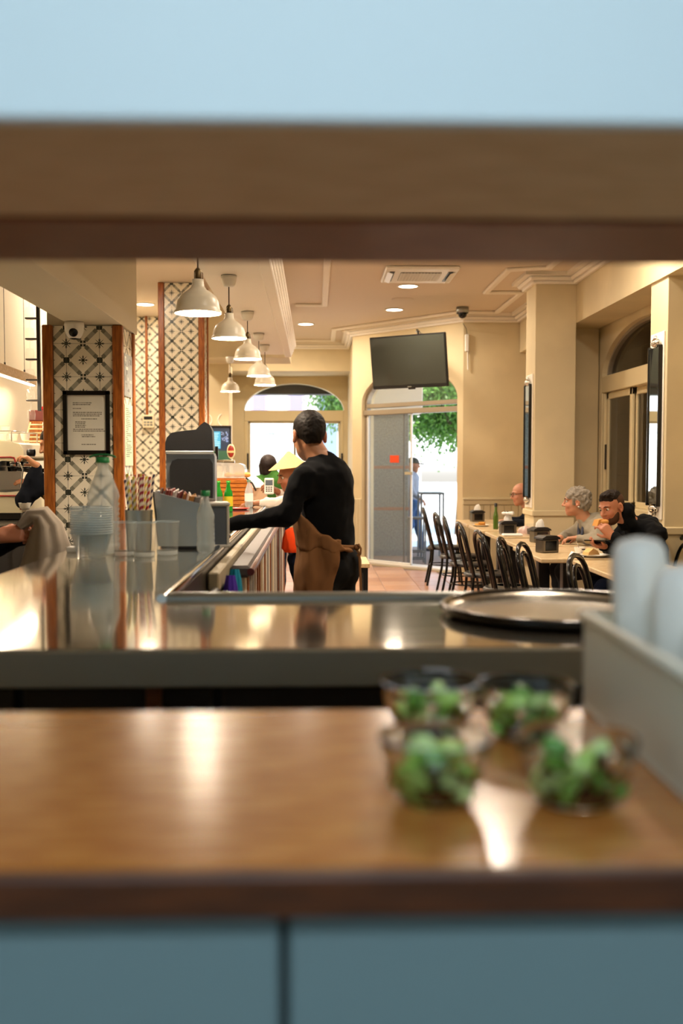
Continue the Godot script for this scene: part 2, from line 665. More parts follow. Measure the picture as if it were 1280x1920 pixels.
func shell() -> void:
	var wall: Material = mats["wall paint"]
	# floor: a base slab, and the terracotta tiles that show between the counter and the door
	var s := mb()
	bx(s, -2.7, 3.3, -0.2, -0.012, 2.4, -17.0)
	var fl := struct(s, "floor", "cafe floor of pinkish beige tiles", mt("floor grout", "7d6656", 0.8))
	var tm := []
	for k in 3:
		tm.append(mt("floor tile %d" % k, ["b58a6c", "ab7f64", "bd9478"][k], 0.32))
	var fm := mb()
	box(fm, Vector3(0, -0.006, 0), Vector3(0.395, 0.012, 0.395), 0.004)
	var fmesh := fm.commit()
	for i in 9:
		for k in 25:
			var x := -0.2 + i * 0.4
			var z := -6.6 - k * 0.4
			if x > 0.3 + (-z - 6.6) * 0.6 and x > 2.8: continue
			var lim := 14.25 if x < 0.5 else 14.3 - (x - 0.54) * 1.125
			if -z > lim: continue
			var t := part(fmesh, "tile", tm[(i * 7 + k * 5 + (i * k) % 3) % 3], fl)
			t.position = Vector3(x, 0, z)
	s = mb()
	bx(s, -2.7, 3.3, CEIL, CEIL + 0.2, -1.3, -17.2)
	struct(s, "ceiling", "plastered ceiling of the dining room", mats["ceiling paint"])
	s = mb()
	bx(s, -2.65, -2.45, -0.01, CEIL, -1.3, -13.25)
	struct(s, "wall_left", "cream wall behind the coffee machine", mt("left wall paint", "e8dec4", 0.7))
	s = mb()
	bx(s, -2.45, -1.45, -0.01, CEIL, -13.1, -13.3)
	bx(s, -1.65, -1.45, -0.01, CEIL, -13.3, -17.1)
	struct(s, "wall_back", "cream wall at the end of the bar", wall)
	s = mb()
	bx(s, -1.45, -1.09, -0.01, 2.69, -12.76, -13.3, 0.004)
	bx(s, -1.45, -0.30, 2.69, CEIL, -11.97, -12.76, 0.004)
	struct(s, "trim_2", "cream column and cross beam at the end of the bar", wall)
	s = mb()
	for k in [-1.36, -1.18]:
		tube(s, arc(Vector3(k, 1.98, -12.755), Vector3(1 if k < -1.3 else -1, 0, 0), Vector3.UP, 0.05, 0.07, -PI / 2, PI / 2, 8), 0.008, 6)
	tube(s, [Vector3(-1.37, 1.9, -12.755), Vector3(-1.37, 1.2, -12.755)], 0.008, 6)
	tube(s, [Vector3(-1.17, 1.9, -12.755), Vector3(-1.17, 1.2, -12.755)], 0.008, 6)
	struct(s, "trim_3", "raised plaster moulding on the cream column", mats["white plaster"])
	s = mb()
	bx(s, -1.45, 0.6, 2.88, CEIL, -15.9, -16.9, 0.004)
	struct(s, "trim_4", "painted lintel beam before the far window", wall)
	# the wall beyond the hatch on either side of the view, and the right wall past the pillars
	s = mb()
	bx(s, -2.65, -1.02, -0.01, CEIL, -1.30, -0.82)
	bx(s, 1.02, 3.3, -0.01, CEIL, -1.30, -0.82)
	struct(s, "wall_front", "plastered wall on both sides of the kitchen hatch", wall)
	# dropped band over the bar that carries the lamps, with its ribbed moulding
	s = mb()
	bx(s, -0.73, -0.34, 2.67, CEIL, -1.3, -11.46)
	struct(s, "ceiling_band", "white dropped ceiling band above the bar", mats["white plaster"])
	s = mb()
	for k in 5:
		bx(s, -0.34 + k * 0.010, -0.26 + k * 0.012, 2.64 + k * 0.03, 2.672 + k * 0.03, -1.3, -11.46 - k * 0.008, 0.008)
	struct(s, "trim_5", "ribbed white moulding along the dropped ceiling band", mats["white plaster"])
	# box beam on the left
	s = mb()
	bx(s, -1.48, -1.16, 2.28, CEIL, -1.3, -6.6, 0.003)
	struct(s, "trim_1", "boxed beam over the back of the bar", mats["soffit paint"])

func pane(parent: Node, xf: Transform3D, poly: Array, z: float, m: Material, called := "pane") -> void:
	var s := mb()
	prism(s, poly, 0.008, xf * Transform3D(Basis(), Vector3(0, 0, z)))
	part(s, called, m, parent)

func bar_uv(s: SurfaceTool, xf: Transform3D, u0: float, u1: float, y0: float, y1: float, z: float, t: float, ch := 0.006) -> void:
	box(s, xf * Vector3((u0 + u1) / 2, (y0 + y1) / 2, z), Vector3(u1 - u0, y1 - y0, t), ch, xf.basis)

func rect(u0: float, u1: float, y0: float, y1: float) -> Array:
	return [Vector2(u0, y0), Vector2(u1, y0), Vector2(u1, y1), Vector2(u0, y1)]

func arch_frame(s: SurfaceTool, xf: Transform3D, o0: float, o1: float, spring: float, rise: float, z: float, w: float, t: float) -> void:
	var a := arch_pts(o0, o1, spring, rise)
	var b := arch_pts(o0 + w, o1 - w, spring, rise - w)
	for i in a.size() - 1:
		prism(s, [a[i], a[i + 1], b[i + 1], b[i]], t, xf * Transform3D(Basis(), Vector3(0, 0, z + t / 2)))

func far_windows() -> void:
	var wall: Material = mats["wall paint"]
	var cream: Material = mats["frame cream"]
	# far window
	var xf := Transform3D(Basis(), Vector3(0, 0, -16.9))
	var s := mb()
	arch_wall(s, xf, -1.5, 0.66, -0.01, CEIL, -1.19, 0.49, 0.75, 2.31, 0.45, 0.22)
	struct(s, "wall_far", "cream wall with the far arched window", wall)
	var w := frame_node("window_1", "far arched window with a sliding lower sash")
	s = mb()
	bar_uv(s, xf, -1.19, 0.49, 2.13, 2.31, -0.06, 0.10)
	bar_uv(s, xf, -1.19, -1.125, 0.75, 2.13, -0.06, 0.10)
	bar_uv(s, xf, 0.435, 0.49, 0.75, 2.13, -0.06, 0.10)
	bar_uv(s, xf, -1.19, 0.49, 0.75, 0.82, -0.06, 0.10)
	part(s, "window_frame", cream, w)
	s = mb()
	for r in [[-1.125, -0.32], [-0.36, 0.435]]:
		bar_uv(s, xf, r[0], r[0] + 0.035, 0.82, 2.13, -0.10, 0.03)
		bar_uv(s, xf, r[1] - 0.035, r[1], 0.82, 2.13, -0.10, 0.03)
		bar_uv(s, xf, r[0], r[1], 2.095, 2.13, -0.10, 0.03)
	part(s, "sash", cream, w)
	pane(w, xf, rect(-1.09, -0.34, 0.82, 2.10), -0.10, mats["pane glass"])
	pane(w, xf, rect(-0.34, 0.40, 0.82, 2.10), -0.115, mats["pane glass"])
	var ap := arch_pts(-1.19, 0.49, 2.31, 0.45)
	pane(w, xf, ap, -0.10, mats["pane glass"])
	for x in [-1.13, 0.46]:
		s = mb()
		box(s, Vector3(x, 1.45, -16.9), Vector3(0.03, 0.28, 0.03), 0.01)
		part(s, "handle", mats["black plastic"], w)
	# corner entrance: the angled wall with its arched sliding door
	var A := Vector3(0.54, 0, -14.3)
	var Bv := Vector3(1.90, 0, -12.77)
	var xd := (Bv - A).normalized()
	var dx := Transform3D(Basis(xd, Vector3.UP, xd.cross(Vector3.UP)), A)
	var L := (Bv - A).length()
	s = mb()
	arch_wall(s, dx, 0.0, L, -0.01, CEIL, 0.19, 1.95, 0.0, 2.27, 0.44, 0.24)
	struct(s, "wall_door", "angled cream wall with the arched street door", wall)
	s = mb()
	bx(s, 0.56, 0.74, -0.01, CEIL, -14.45, -17.1)
	struct(s, "wall_side", "wall between the far window bay and the street door", wall)
	var d := frame_node("door_1", "arched glass sliding door to the street, half open")
	s = mb()
	arch_frame(s, dx, 0.19, 1.95, 2.27, 0.44, -0.10, 0.045, 0.08)
	bar_uv(s, dx, 0.19, 0.235, 0.0, 2.27, -0.10, 0.08)
	bar_uv(s, dx, 1.905, 1.95, 0.0, 2.27, -0.10, 0.08)
	bar_uv(s, dx, 0.19, 1.95, 2.20, 2.26, -0.10, 0.08)
	bar_uv(s, dx, 0.19, 1.95, 2.10, 2.17, -0.08, 0.10)
	part(s, "door_frame", mats["frame grey"], d)
	pane(d, dx, arch_pts(0.19, 1.95, 2.27, 0.44), -0.11, mats["pane glass"])
	s = mb()
	bar_uv(s, dx, 0.235, 0.265, 0.03, 2.10, -0.07, 0.03)
	bar_uv(s, dx, 1.075, 1.10, 0.03, 2.10, -0.07, 0.03)
	bar_uv(s, dx, 0.235, 1.10, 0.03, 0.06, -0.07, 0.03)
	part(s, "door_leaf_frame", mt("aluminium white", "dfe0dd", 0.35, 0.3), d)
	pane(d, dx, rect(0.265, 1.075, 0.06, 2.10), -0.07, mats["dusty pane"])
	s = mb()
	bar_uv(s, dx, 0.885, 0.902, 0.03, 2.10, -0.13, 0.03)
	part(s, "door_seal", mats["black plastic"], d)
	pane(d, dx, rect(0.30, 0.885, 0.03, 2.10), -0.13, mats["pane glass"])
	s = mb()
	bar_uv(s, dx, 1.0, 1.14, 1.27, 1.31, -0.035, 0.03)
	part(s, "handle", mats["chrome"], d)
	s = mb()
	bar_uv(s, dx, 0.69, 0.86, 1.435, 1.535, -0.060, 0.003, 0.0)
	part(s, "sticker", mt("orange sticker", "d9481c", 0.6), d)
	s = mb()
	bar_uv(s, dx, 0.19, 1.95, 0.0, 0.035, -0.12, 0.24)
	part(s, "threshold", mt("threshold stone", "cfcac0", 0.5), d)
	# wall right of the door with its boarded dado
	s = mb()
	bx(s, 1.90, 3.2, -0.01, CEIL, -12.77, -13.0)
	struct(s, "wall_right_end", "cream wall to the right of the street door", wall)
	var dado := frame_node("baseboard_far", "boarded dado with a rail beside the street door")
	s = mb()
	box(s, Vector3(2.44, 0.925, -12.755), Vector3(1.08, 0.06, 0.03), 0.008)
	box(s, Vector3(2.44, 0.97, -12.75), Vector3(1.08, 0.03, 0.045), 0.008)
	part(s, "rail", mats["wainscot"], dado)
	for k in 12:
		s = mb()
		box(s, Vector3(1.945 + k * 0.09, 0.445, -12.76), Vector3(0.085, 0.89, 0.02), 0.006)
		part(s, "plank", mats["wainscot"], dado)
	for k in 3:
		s = mb()
		bar_uv(s, dx, 0.01 + k * 0.06, 0.065 + k * 0.06, 0.0, 0.92, 0.006, 0.018)
		part(s, "plank", mats["wainscot"], dado)

func right_side() -> void:
	var wall: Material = mats["wall paint"]
	var cream: Material = mats["frame cream"]
	# window wall on the right; local x runs towards the camera
	var xf := Transform3D(Basis(Vector3(0, 0, 1), Vector3.UP, Vector3(-1, 0, 0)), Vector3(2.98, 0, -10.44))
	var s := mb()
	arch_wall(s, xf, -2.5, 9.6, -0.01, CEIL, 0.12, 2.56, 0.95, 2.32, 0.45, 0.22)
	struct(s, "wall_right", "cream wall with an arched window behind the diners", wall)
	s = mb()
	bx(s, 2.62, 2.97, 2.84, CEIL, -1.3, -12.76)
	struct(s, "trim_6", "painted beam above the windows", wall)
	s = mb()
	bx(s, 2.60, 2.97, -0.01, 2.84, -10.42, -10.62)
	struct(s, "wall_niche", "cream wall closing the window niche beside the pillar", wall)
	var w := frame_node("window_2", "arched window with dark sliding panes")
	s = mb()
	arch_frame(s, xf, 0.12, 2.56, 2.32, 0.45, -0.08, 0.03, 0.06)
	part(s, "arch_frame", mats["frame grey"], w)
	s = mb()
	bar_uv(s, xf, 0.12, 2.56, 2.16, 2.33, -0.05, 0.10)
	bar_uv(s, xf, 0.12, 0.17, 0.95, 2.16, -0.06, 0.10)
	bar_uv(s, xf, 2.51, 2.56, 0.95, 2.16, -0.06, 0.10)
	bar_uv(s, xf, 0.12, 2.56, 0.95, 1.01, -0.06, 0.12)
	part(s, "window_frame", cream, w)
	s = mb()
	for r in [[0.17, 1.0, -0.05], [0.95, 1.8, -0.09], [1.75, 2.51, -0.05]]:
		bar_uv(s, xf, r[0], r[0] + 0.07, 1.01, 2.16, r[2], 0.03)
		bar_uv(s, xf, r[1] - 0.07, r[1], 1.01, 2.16, r[2], 0.03)
		bar_uv(s, xf, r[0], r[1], 2.09, 2.16, r[2], 0.03)
		bar_uv(s, xf, r[0], r[1], 1.01, 1.07, r[2], 0.03)
	part(s, "sash", cream, w)
	for r in [[0.23, 0.94, -0.05], [1.01, 1.74, -0.09], [1.81, 2.45, -0.05]]:
		pane(w, xf, rect(r[0], r[1], 1.06, 2.10), r[2], mats["dark pane"])
	pane(w, xf, arch_pts(0.13, 2.55, 2.33, 0.43), -0.09, mats["dark pane"])
	for k in 15:
		s = mb()
		box(s, xf * Vector3(1.34, 1.0 + k * 0.125, -0.17), Vector3(2.42, 0.127, 0.02), 0.006, xf.basis)
		part(s, "added_blocking_slat", mt("blocking slat brown", "6b5a40", 0.7), w)  # added unseen slats that block daylight so the panes look dark
	s = mb()
	box(s, xf * Vector3(0.185, 1.5, -0.03), Vector3(0.03, 0.26, 0.02), 0.006, xf.basis)
	part(s, "handle", mats["dark steel"], w)
	# two pillars, each with a tall mirror on the side that faces the room
	for p in [[-10.0, -10.44, "trim_7", "far", 2.21, 2.62], [-7.45, -7.83, "trim_8", "near", 2.64, 2.978]]:
		s = mb()
		bx(s, p[4], p[5], -0.01, CEIL, p[0], p[1], 0.004)
		bx(s, p[4] - 0.02, p[5] - 0.002 if p[4] > 2.5 else p[5] + 0.02, 0.90, 0.96, p[0] + 0.02, p[1] - 0.02, 0.008)
		struct(s, p[2], "cream pillar between the windows", wall)
		var zc: float = (p[0] + p[1]) / 2
		var y0 := 1.06 if p[3] == "far" else 1.09
		var y1 := 2.26 if p[3] == "far" else 2.36
		var m := thing("wall_mirror", "narrow mirror with silver end ornaments on the " + ("pillar beside the bald man" if p[3] == "far" else "pillar behind the man in black"), "mirror", Vector3(p[4], y0, zc), 0, "mirrors on the pillars")
		var h := y1 - y0
		s = mb()
		box(s, Vector3(-0.006, h / 2, 0), Vector3(0.012, h + 0.16, 0.30), 0.004)
		part(s, "backing_plate", mats["white plaster"], m)
		s = mb()
		box(s, Vector3(-0.022, h / 2, 0), Vector3(0.02, h - 0.06, 0.22), 0.006)
		part(s, "glass", mt("mirror glass", "dfe8ea", 0.02, 1.0), m)
		for sz in [-1, 1]:
			s = mb()
			box(s, Vector3(-0.026, h / 2, sz * 0.12), Vector3(0.03, h - 0.04, 0.02), 0.005)
			part(s, "mirror_edge", mats["black gloss"], m)
		for yy in [0.0, h]:
			s = mb()
			ball(s, Vector3(-0.035, yy, 0.02), Vector3(0.03, 0.035, 0.05), 10)
			ball(s, Vector3(-0.03, yy + 0.035 * (1 if yy > 0 else -1), 0.02), Vector3(0.018, 0.022, 0.022), 8)
			ball(s, Vector3(-0.03, yy, 0.08), Vector3(0.02, 0.02, 0.025), 8)
			ball(s, Vector3(-0.03, yy, -0.04), Vector3(0.02, 0.02, 0.025), 8)
			part(s, "ornament", mats["chrome"], m)
	# cornices
	cornice("trim_9", [Vector3(2.6, CEIL, -1.4), Vector3(2.6, CEIL, -9.98), Vector3(2.19, CEIL, -9.98), Vector3(2.19, CEIL, -10.46), Vector3(2.6, CEIL, -10.46), Vector3(2.6, CEIL, -12.75), Vector3(1.9, CEIL, -12.75), Vector3(0.53, CEIL, -14.29), Vector3(0.53, CEIL, -15.88), Vector3(-1.44, CEIL, -15.88)])
	s = mb()
	var pts := [Vector3(2.25, CEIL, -3.5), Vector3(2.25, CEIL, -9.62), Vector3(1.89, CEIL, -9.75), Vector3(1.89, CEIL, -11.05), Vector3(2.28, CEIL, -11.05), Vector3(2.28, CEIL, -12.5), Vector3(1.8, CEIL, -12.5), Vector3(0.28, CEIL, -14.2), Vector3(0.28, CEIL, -15.5), Vector3(-0.9, CEIL, -15.5)]
	for i in pts.size() - 1: strip(s, pts[i] + Vector3.UP * (0.004 - 0.0015 * (i % 2)), pts[i + 1] + Vector3.UP * (0.004 - 0.0015 * (i % 2)), 0.07, 0.036, 0.012)
	struct(s, "trim_10", "stepped plaster moulding on the ceiling", mats["white plaster"])
	s = mb()
	for q in [[Vector3(0.12, CEIL, -4), Vector3(0.12, CEIL, -12.0)], [Vector3(0.12, CEIL, -12.0), Vector3(-0.2, CEIL, -12.0)]]:
		strip(s, q[0], q[1], 0.07, 0.03, 0.012)
	struct(s, "trim_11", "straight plaster moulding on the ceiling beside the bar", mats["white plaster"])

# ---------------------------------------------------------------- tiled pillars
func tile_texture() -> ImageTexture:
	var n := 160
	var im := Image.create(n, n, false, Image.FORMAT_RGB8)
	var bg := Color("ece4cf")
	var band := Color("a3a08e")
	var dark := Color("33372f")
	var S := func(p: Vector2) -> bool:
		var r := p.length()
		var t := fposmod(p.angle(), PI / 4)
		t = minf(t, PI / 4 - t)
		var ray := absf(fposmod(p.angle() + PI / 8, PI / 2) - PI / 8) < 0.2
		return r < 0.04 or (r < (0.165 if not ray else 0.15) and t * r < 0.013 * (1.15 - r / 0.165) + (0.018 if absf(r - 0.085) < 0.035 and ray else 0.0))
	for y in n:
		for x in n:
			var p := Vector2((x + 0.5) / n - 0.5, (y + 0.5) / n - 0.5)
			var c := bg
			var q := Vector2(absf(p.x), absf(p.y))
			var e := absf(q.x + q.y - 0.5)
			var along := absf(q.x - q.y)
			if e < 0.088 and along < 0.34:
				c = band if along < 0.17 else band.darkened(0.25)
			var mx := Vector2(q.x - 0.5, q.y)
			var my := Vector2(q.x, q.y - 0.5)
			if maxf(absf(mx.x), absf(mx.y)) < 0.085: c = dark
			if maxf(absf(my.x), absf(my.y)) < 0.085: c = dark.lightened(0.05) if (absf(my.x) > 0.014 and absf(my.y) > 0.014) else bg
			if S.call(p) or S.call(q - Vector2(0.5, 0.5)): c = dark
			im.set_pixel(x, y, c)
	return ImageTexture.create_from_image(im)

var tile_cache := {}
func tiles(parent: Node, o: Vector3, u: Vector3, nrm: Vector3, w: float, y0: float, y1: float, size: float, phase: float, row0: float) -> void:
	# o: foot of the strip's left edge; phase: where along u a tile's middle lies; row0: height of a tile's middle
	var m: Material = mats["patterned tile"]
	var k0 := int(floor((0.0 - phase) / size - 0.5)) - 1
	for k in range(k0, k0 + int(w / size) + 5):
		var a := maxf(0.0, phase + (k - 0.5) * size)
		var b := minf(w, phase + (k + 0.5) * size)
		if b - a < 0.015: continue
		var ua := (a - phase) / size - k + 0.5
		var ub := (b - phase) / size - k + 0.5
		var j0 := int(floor((y0 - row0) / size - 0.5)) - 1
		for j in range(j0, j0 + int((y1 - y0) / size) + 5):
			var c := maxf(y0, row0 + (j - 0.5) * size)
			var e := minf(y1, row0 + (j + 0.5) * size)
			if e - c < 0.015: continue
			var va := (c - row0) / size - j + 0.5
			var vb := (e - row0) / size - j + 0.5
			var key := "%.3f %.3f %.3f %.3f %.2f %s" % [ua, ub, va, vb, size, nrm]
			if not tile_cache.has(key):
				var s := mb()
				var hw := (b - a) / 2 - 0.001
				var hh := (e - c) / 2 - 0.001
				var f := nrm * 0.006
				var P := func(sx: float, sy: float, dd: float) -> Vector3: return u * hw * sx + Vector3.UP * hh * sy + nrm * dd
				quad(s, P.call(-1, 1, 0.006), P.call(1, 1, 0.006), P.call(1, -1, 0.006), P.call(-1, -1, 0.006), nrm, Rect2(ua, 1.0 - vb, ub - ua, vb - va))
				for q in [[-1, 1, 1, 1, Vector3.UP], [-1, -1, 1, -1, Vector3.DOWN], [-1, -1, -1, 1, -u], [1, -1, 1, 1, u]]:
					quad(s, P.call(q[0], q[1], 0.006), P.call(q[2], q[3], 0.006), P.call(q[2], q[3], 0.0), P.call(q[0], q[1], 0.0), q[4], Rect2(0.1, 0.1, 0.01, 0.01))
				tile_cache[key] = s.commit()
			var t := part(tile_cache[key], "tile", m, parent)
			t.position = o + u * (a + b) / 2 + Vector3.UP * (c + e) / 2

func left_side() -> void:
	var tm := mt("patterned tile", "ffffff", 0.25)
	tm.albedo_texture = tile_texture()
	var post: Material = mats["orange wood"]
	# pillar behind the bar, then its twin further on, then the tiled end wall
	for p in [[-6.1, 2.28, 0.02, "trim_12", "tiled pillar with wooden corner posts behind the bar"], [-10.6, CEIL, 0.0, "trim_13", "tall tiled pillar with wooden corner posts by the lamps"]]:
		var z: float = p[0]
		var top: float = p[1]
		var n := frame_node(p[3], p[4])
		var s := mb()
		bx(s, -1.60, -1.18, -0.01, top - 0.002, z - 0.012, z - 0.42)
		part(s, "core", mats["grout"], n)
		if top < 3.0:
			s = mb()
			bx(s, -1.62, -1.49, top, CEIL - 0.002, z - 0.03, z - 0.42)
			part(s, "upper_core", mats["soffit paint"], n)
		for x in [-1.61, -1.19]:
			s = mb()
			box(s, Vector3(x, top / 2, z - 0.01), Vector3(0.062, top - 0.004, 0.05), 0.006)
			part(s, "post", post, n)
		s = mb()
		box(s, Vector3(-1.19, top / 2, z - 0.40), Vector3(0.062, top - 0.004, 0.05), 0.006)
		part(s, "post", post, n)
		tiles(n, Vector3(-1.577, 0, z - 0.012), Vector3.RIGHT, Vector3.BACK, 0.354, 0.95, top - 0.006, 0.2, 0.177, 2.068 if z > -7 else 2.12)
		tiles(n, Vector3(-1.18, 0, z - 0.375), Vector3.BACK, Vector3.RIGHT, 0.34, 0.95, top - 0.006, 0.2, 0.17, 2.068)
	var n3 := frame_node("wall_tiled", "tiled strip of wall beyond the pillars")
	tiles(n3, Vector3(-2.45, 0, -13.1), Vector3.RIGHT, Vector3.BACK, 0.95, 1.0, CEIL - 0.004, 0.2, 0.31, 2.1)
	var s := mb()
	tube(s, [Vector3(-2.18, 2.06, -13.075), Vector3(-2.18, CEIL, -13.075)], 0.016, 8)
	one(s, "cable_conduit", "thin orange brown conduit running up the tiled end wall", "conduit", post)
	var t := thing("wall_telephone", "cream keypad box with a small dark screen on tiled wall", "keypad", Vector3(-2.16, 1.97, -13.09))
	s = mb()
	box(s, Vector3(0, 0, 0.03), Vector3(0.15, 0.17, 0.05), 0.008)
	part(s, "body", mats["cream enamel"], t)
	s = mb()
	box(s, Vector3(0, 0.045, 0.057), Vector3(0.11, 0.04, 0.006), 0.002)
	part(s, "screen", mats["black plastic"], t)
	for i in 3:
		for k in 2:
			s = mb()
			box(s, Vector3(-0.04 + i * 0.04, -0.01 - k * 0.035, 0.057), Vector3(0.028, 0.022, 0.006), 0.002)
			part(s, "button", mats["brushed steel"], t)
	# framed notice on the near pillar
	t = thing("framed_notice", "printed letter in a black frame on the tiled pillar", "picture frame", Vector3(-1.38, 1.69, -6.105))
	s = mb()
	for q in [[-0.128, 0, 0.026, 0.385], [0.128, 0, 0.026, 0.385], [0, 0.18, 0.282, 0.026], [0, -0.18, 0.282, 0.026]]:
		box(s, Vector3(q[0], q[1], 0.013), Vector3(q[2], q[3], 0.022), 0.003)
	part(s, "frame", mats["black gloss"], t)
	s = mb()
	quad(s, Vector3(-0.118, 0.17, 0.006), Vector3(0.118, 0.17, 0.006), Vector3(0.118, -0.17, 0.006), Vector3(-0.118, -0.17, 0.006), Vector3.BACK)
	quad(s, Vector3(-0.118, 0.17, 0.0), Vector3(0.118, 0.17, 0.0), Vector3(0.118, -0.17, 0.0), Vector3(-0.118, -0.17, 0.0), Vector3.FORWARD, Rect2(0, 0, 0.05, 0.05))
	var im := Image.create(180, 260, false, Image.FORMAT_RGB8)
	im.fill(Color("d6d2c4"))
	var r := RandomNumberGenerator.new()
	r.seed = 4
	for q in [[26, 36, 76], [26, 44, 78], [26, 62, 38], [26, 80, 134], [26, 88, 134], [26, 96, 120], [64, 110, 70], [36, 124, 50], [36, 132, 46], [36, 140, 48], [36, 148, 40], [26, 158, 138], [26, 166, 138], [64, 184, 56], [66, 192, 60], [64, 228, 58]]:
		var x: int = q[0]
		while x < q[0] + q[2]:
			var l := r.randi_range(3, 12)
			im.fill_rect(Rect2i(x, q[1], l, 4), Color("6f6b5e"))
			x += l + 2
	var dm := mt("printed letter", "ffffff", 0.8)
	dm.albedo_texture = ImageTexture.create_from_image(im)
	part(s, "letter", dm, t)
	# papers on the side of that pillar
	for q in [[1.99, 0.26, "8f918c", "grey photograph pinned to the side of the tiled pillar", 21], [1.62, 0.38, "ccd3b0", "pale green price list on the side of the tiled pillar", 22]]:
		im = Image.create(96, 160, false, Image.FORMAT_RGB8)
		im.fill(Color(q[2]))
		r.seed = q[4]
		for k in 26:
			if q[4] == 21:
				im.fill_rect(Rect2i(r.randi_range(4, 70), r.randi_range(4, 140), r.randi_range(8, 26), r.randi_range(6, 22)), Color.from_hsv(0.15, 0.08, r.randf_range(0.3, 0.85)))
			else:
				im.fill_rect(Rect2i(10 + (k % 3) * 4, 10 + k * 5, r.randi_range(20, 66), 2), Color("5f6a55"))
		var pm := mt(q[3], "ffffff", 0.5)
		pm.albedo_texture = ImageTexture.create_from_image(im)
		s = mb()
		var h: float = q[1] / 2
		quad(s, Vector3(0.008, h, 0.13), Vector3(0.008, h, -0.13), Vector3(0.008, -h, -0.13), Vector3(0.008, -h, 0.13), Vector3.RIGHT)
		box(s, Vector3(0.003, 0, 0), Vector3(0.008, h * 2, 0.262))
		one(s, "pinned_sheet", q[3], "poster", pm, Vector3(-1.172, q[0], -6.3))
	# dome camera under the beam
	t = thing("dome_camera", "white dome security camera under the boxed beam", "security camera", Vector3(-1.42, 2.28, -5.98))
	s = mb()
	lathe(s, [[0.0, 0], [0.055, 0], [0.058, -0.02], [0.056, -0.05], [0.045, -0.08], [0.03, -0.098], [0.0, -0.105]], 20)
	part(s, "housing", mats["white plastic"], t)
	s = mb()
	var lb := Basis(Vector3.RIGHT, 0.5)
	lathe(s, [[0.0, 0.05], [0.022, 0.048], [0.026, 0.04], [0.026, 0.0]], 16, Vector3(0.005, -0.055, 0.012), Basis(Vector3.RIGHT, PI / 2 + 0.35))
	part(s, "lens", mats["black gloss"], t)

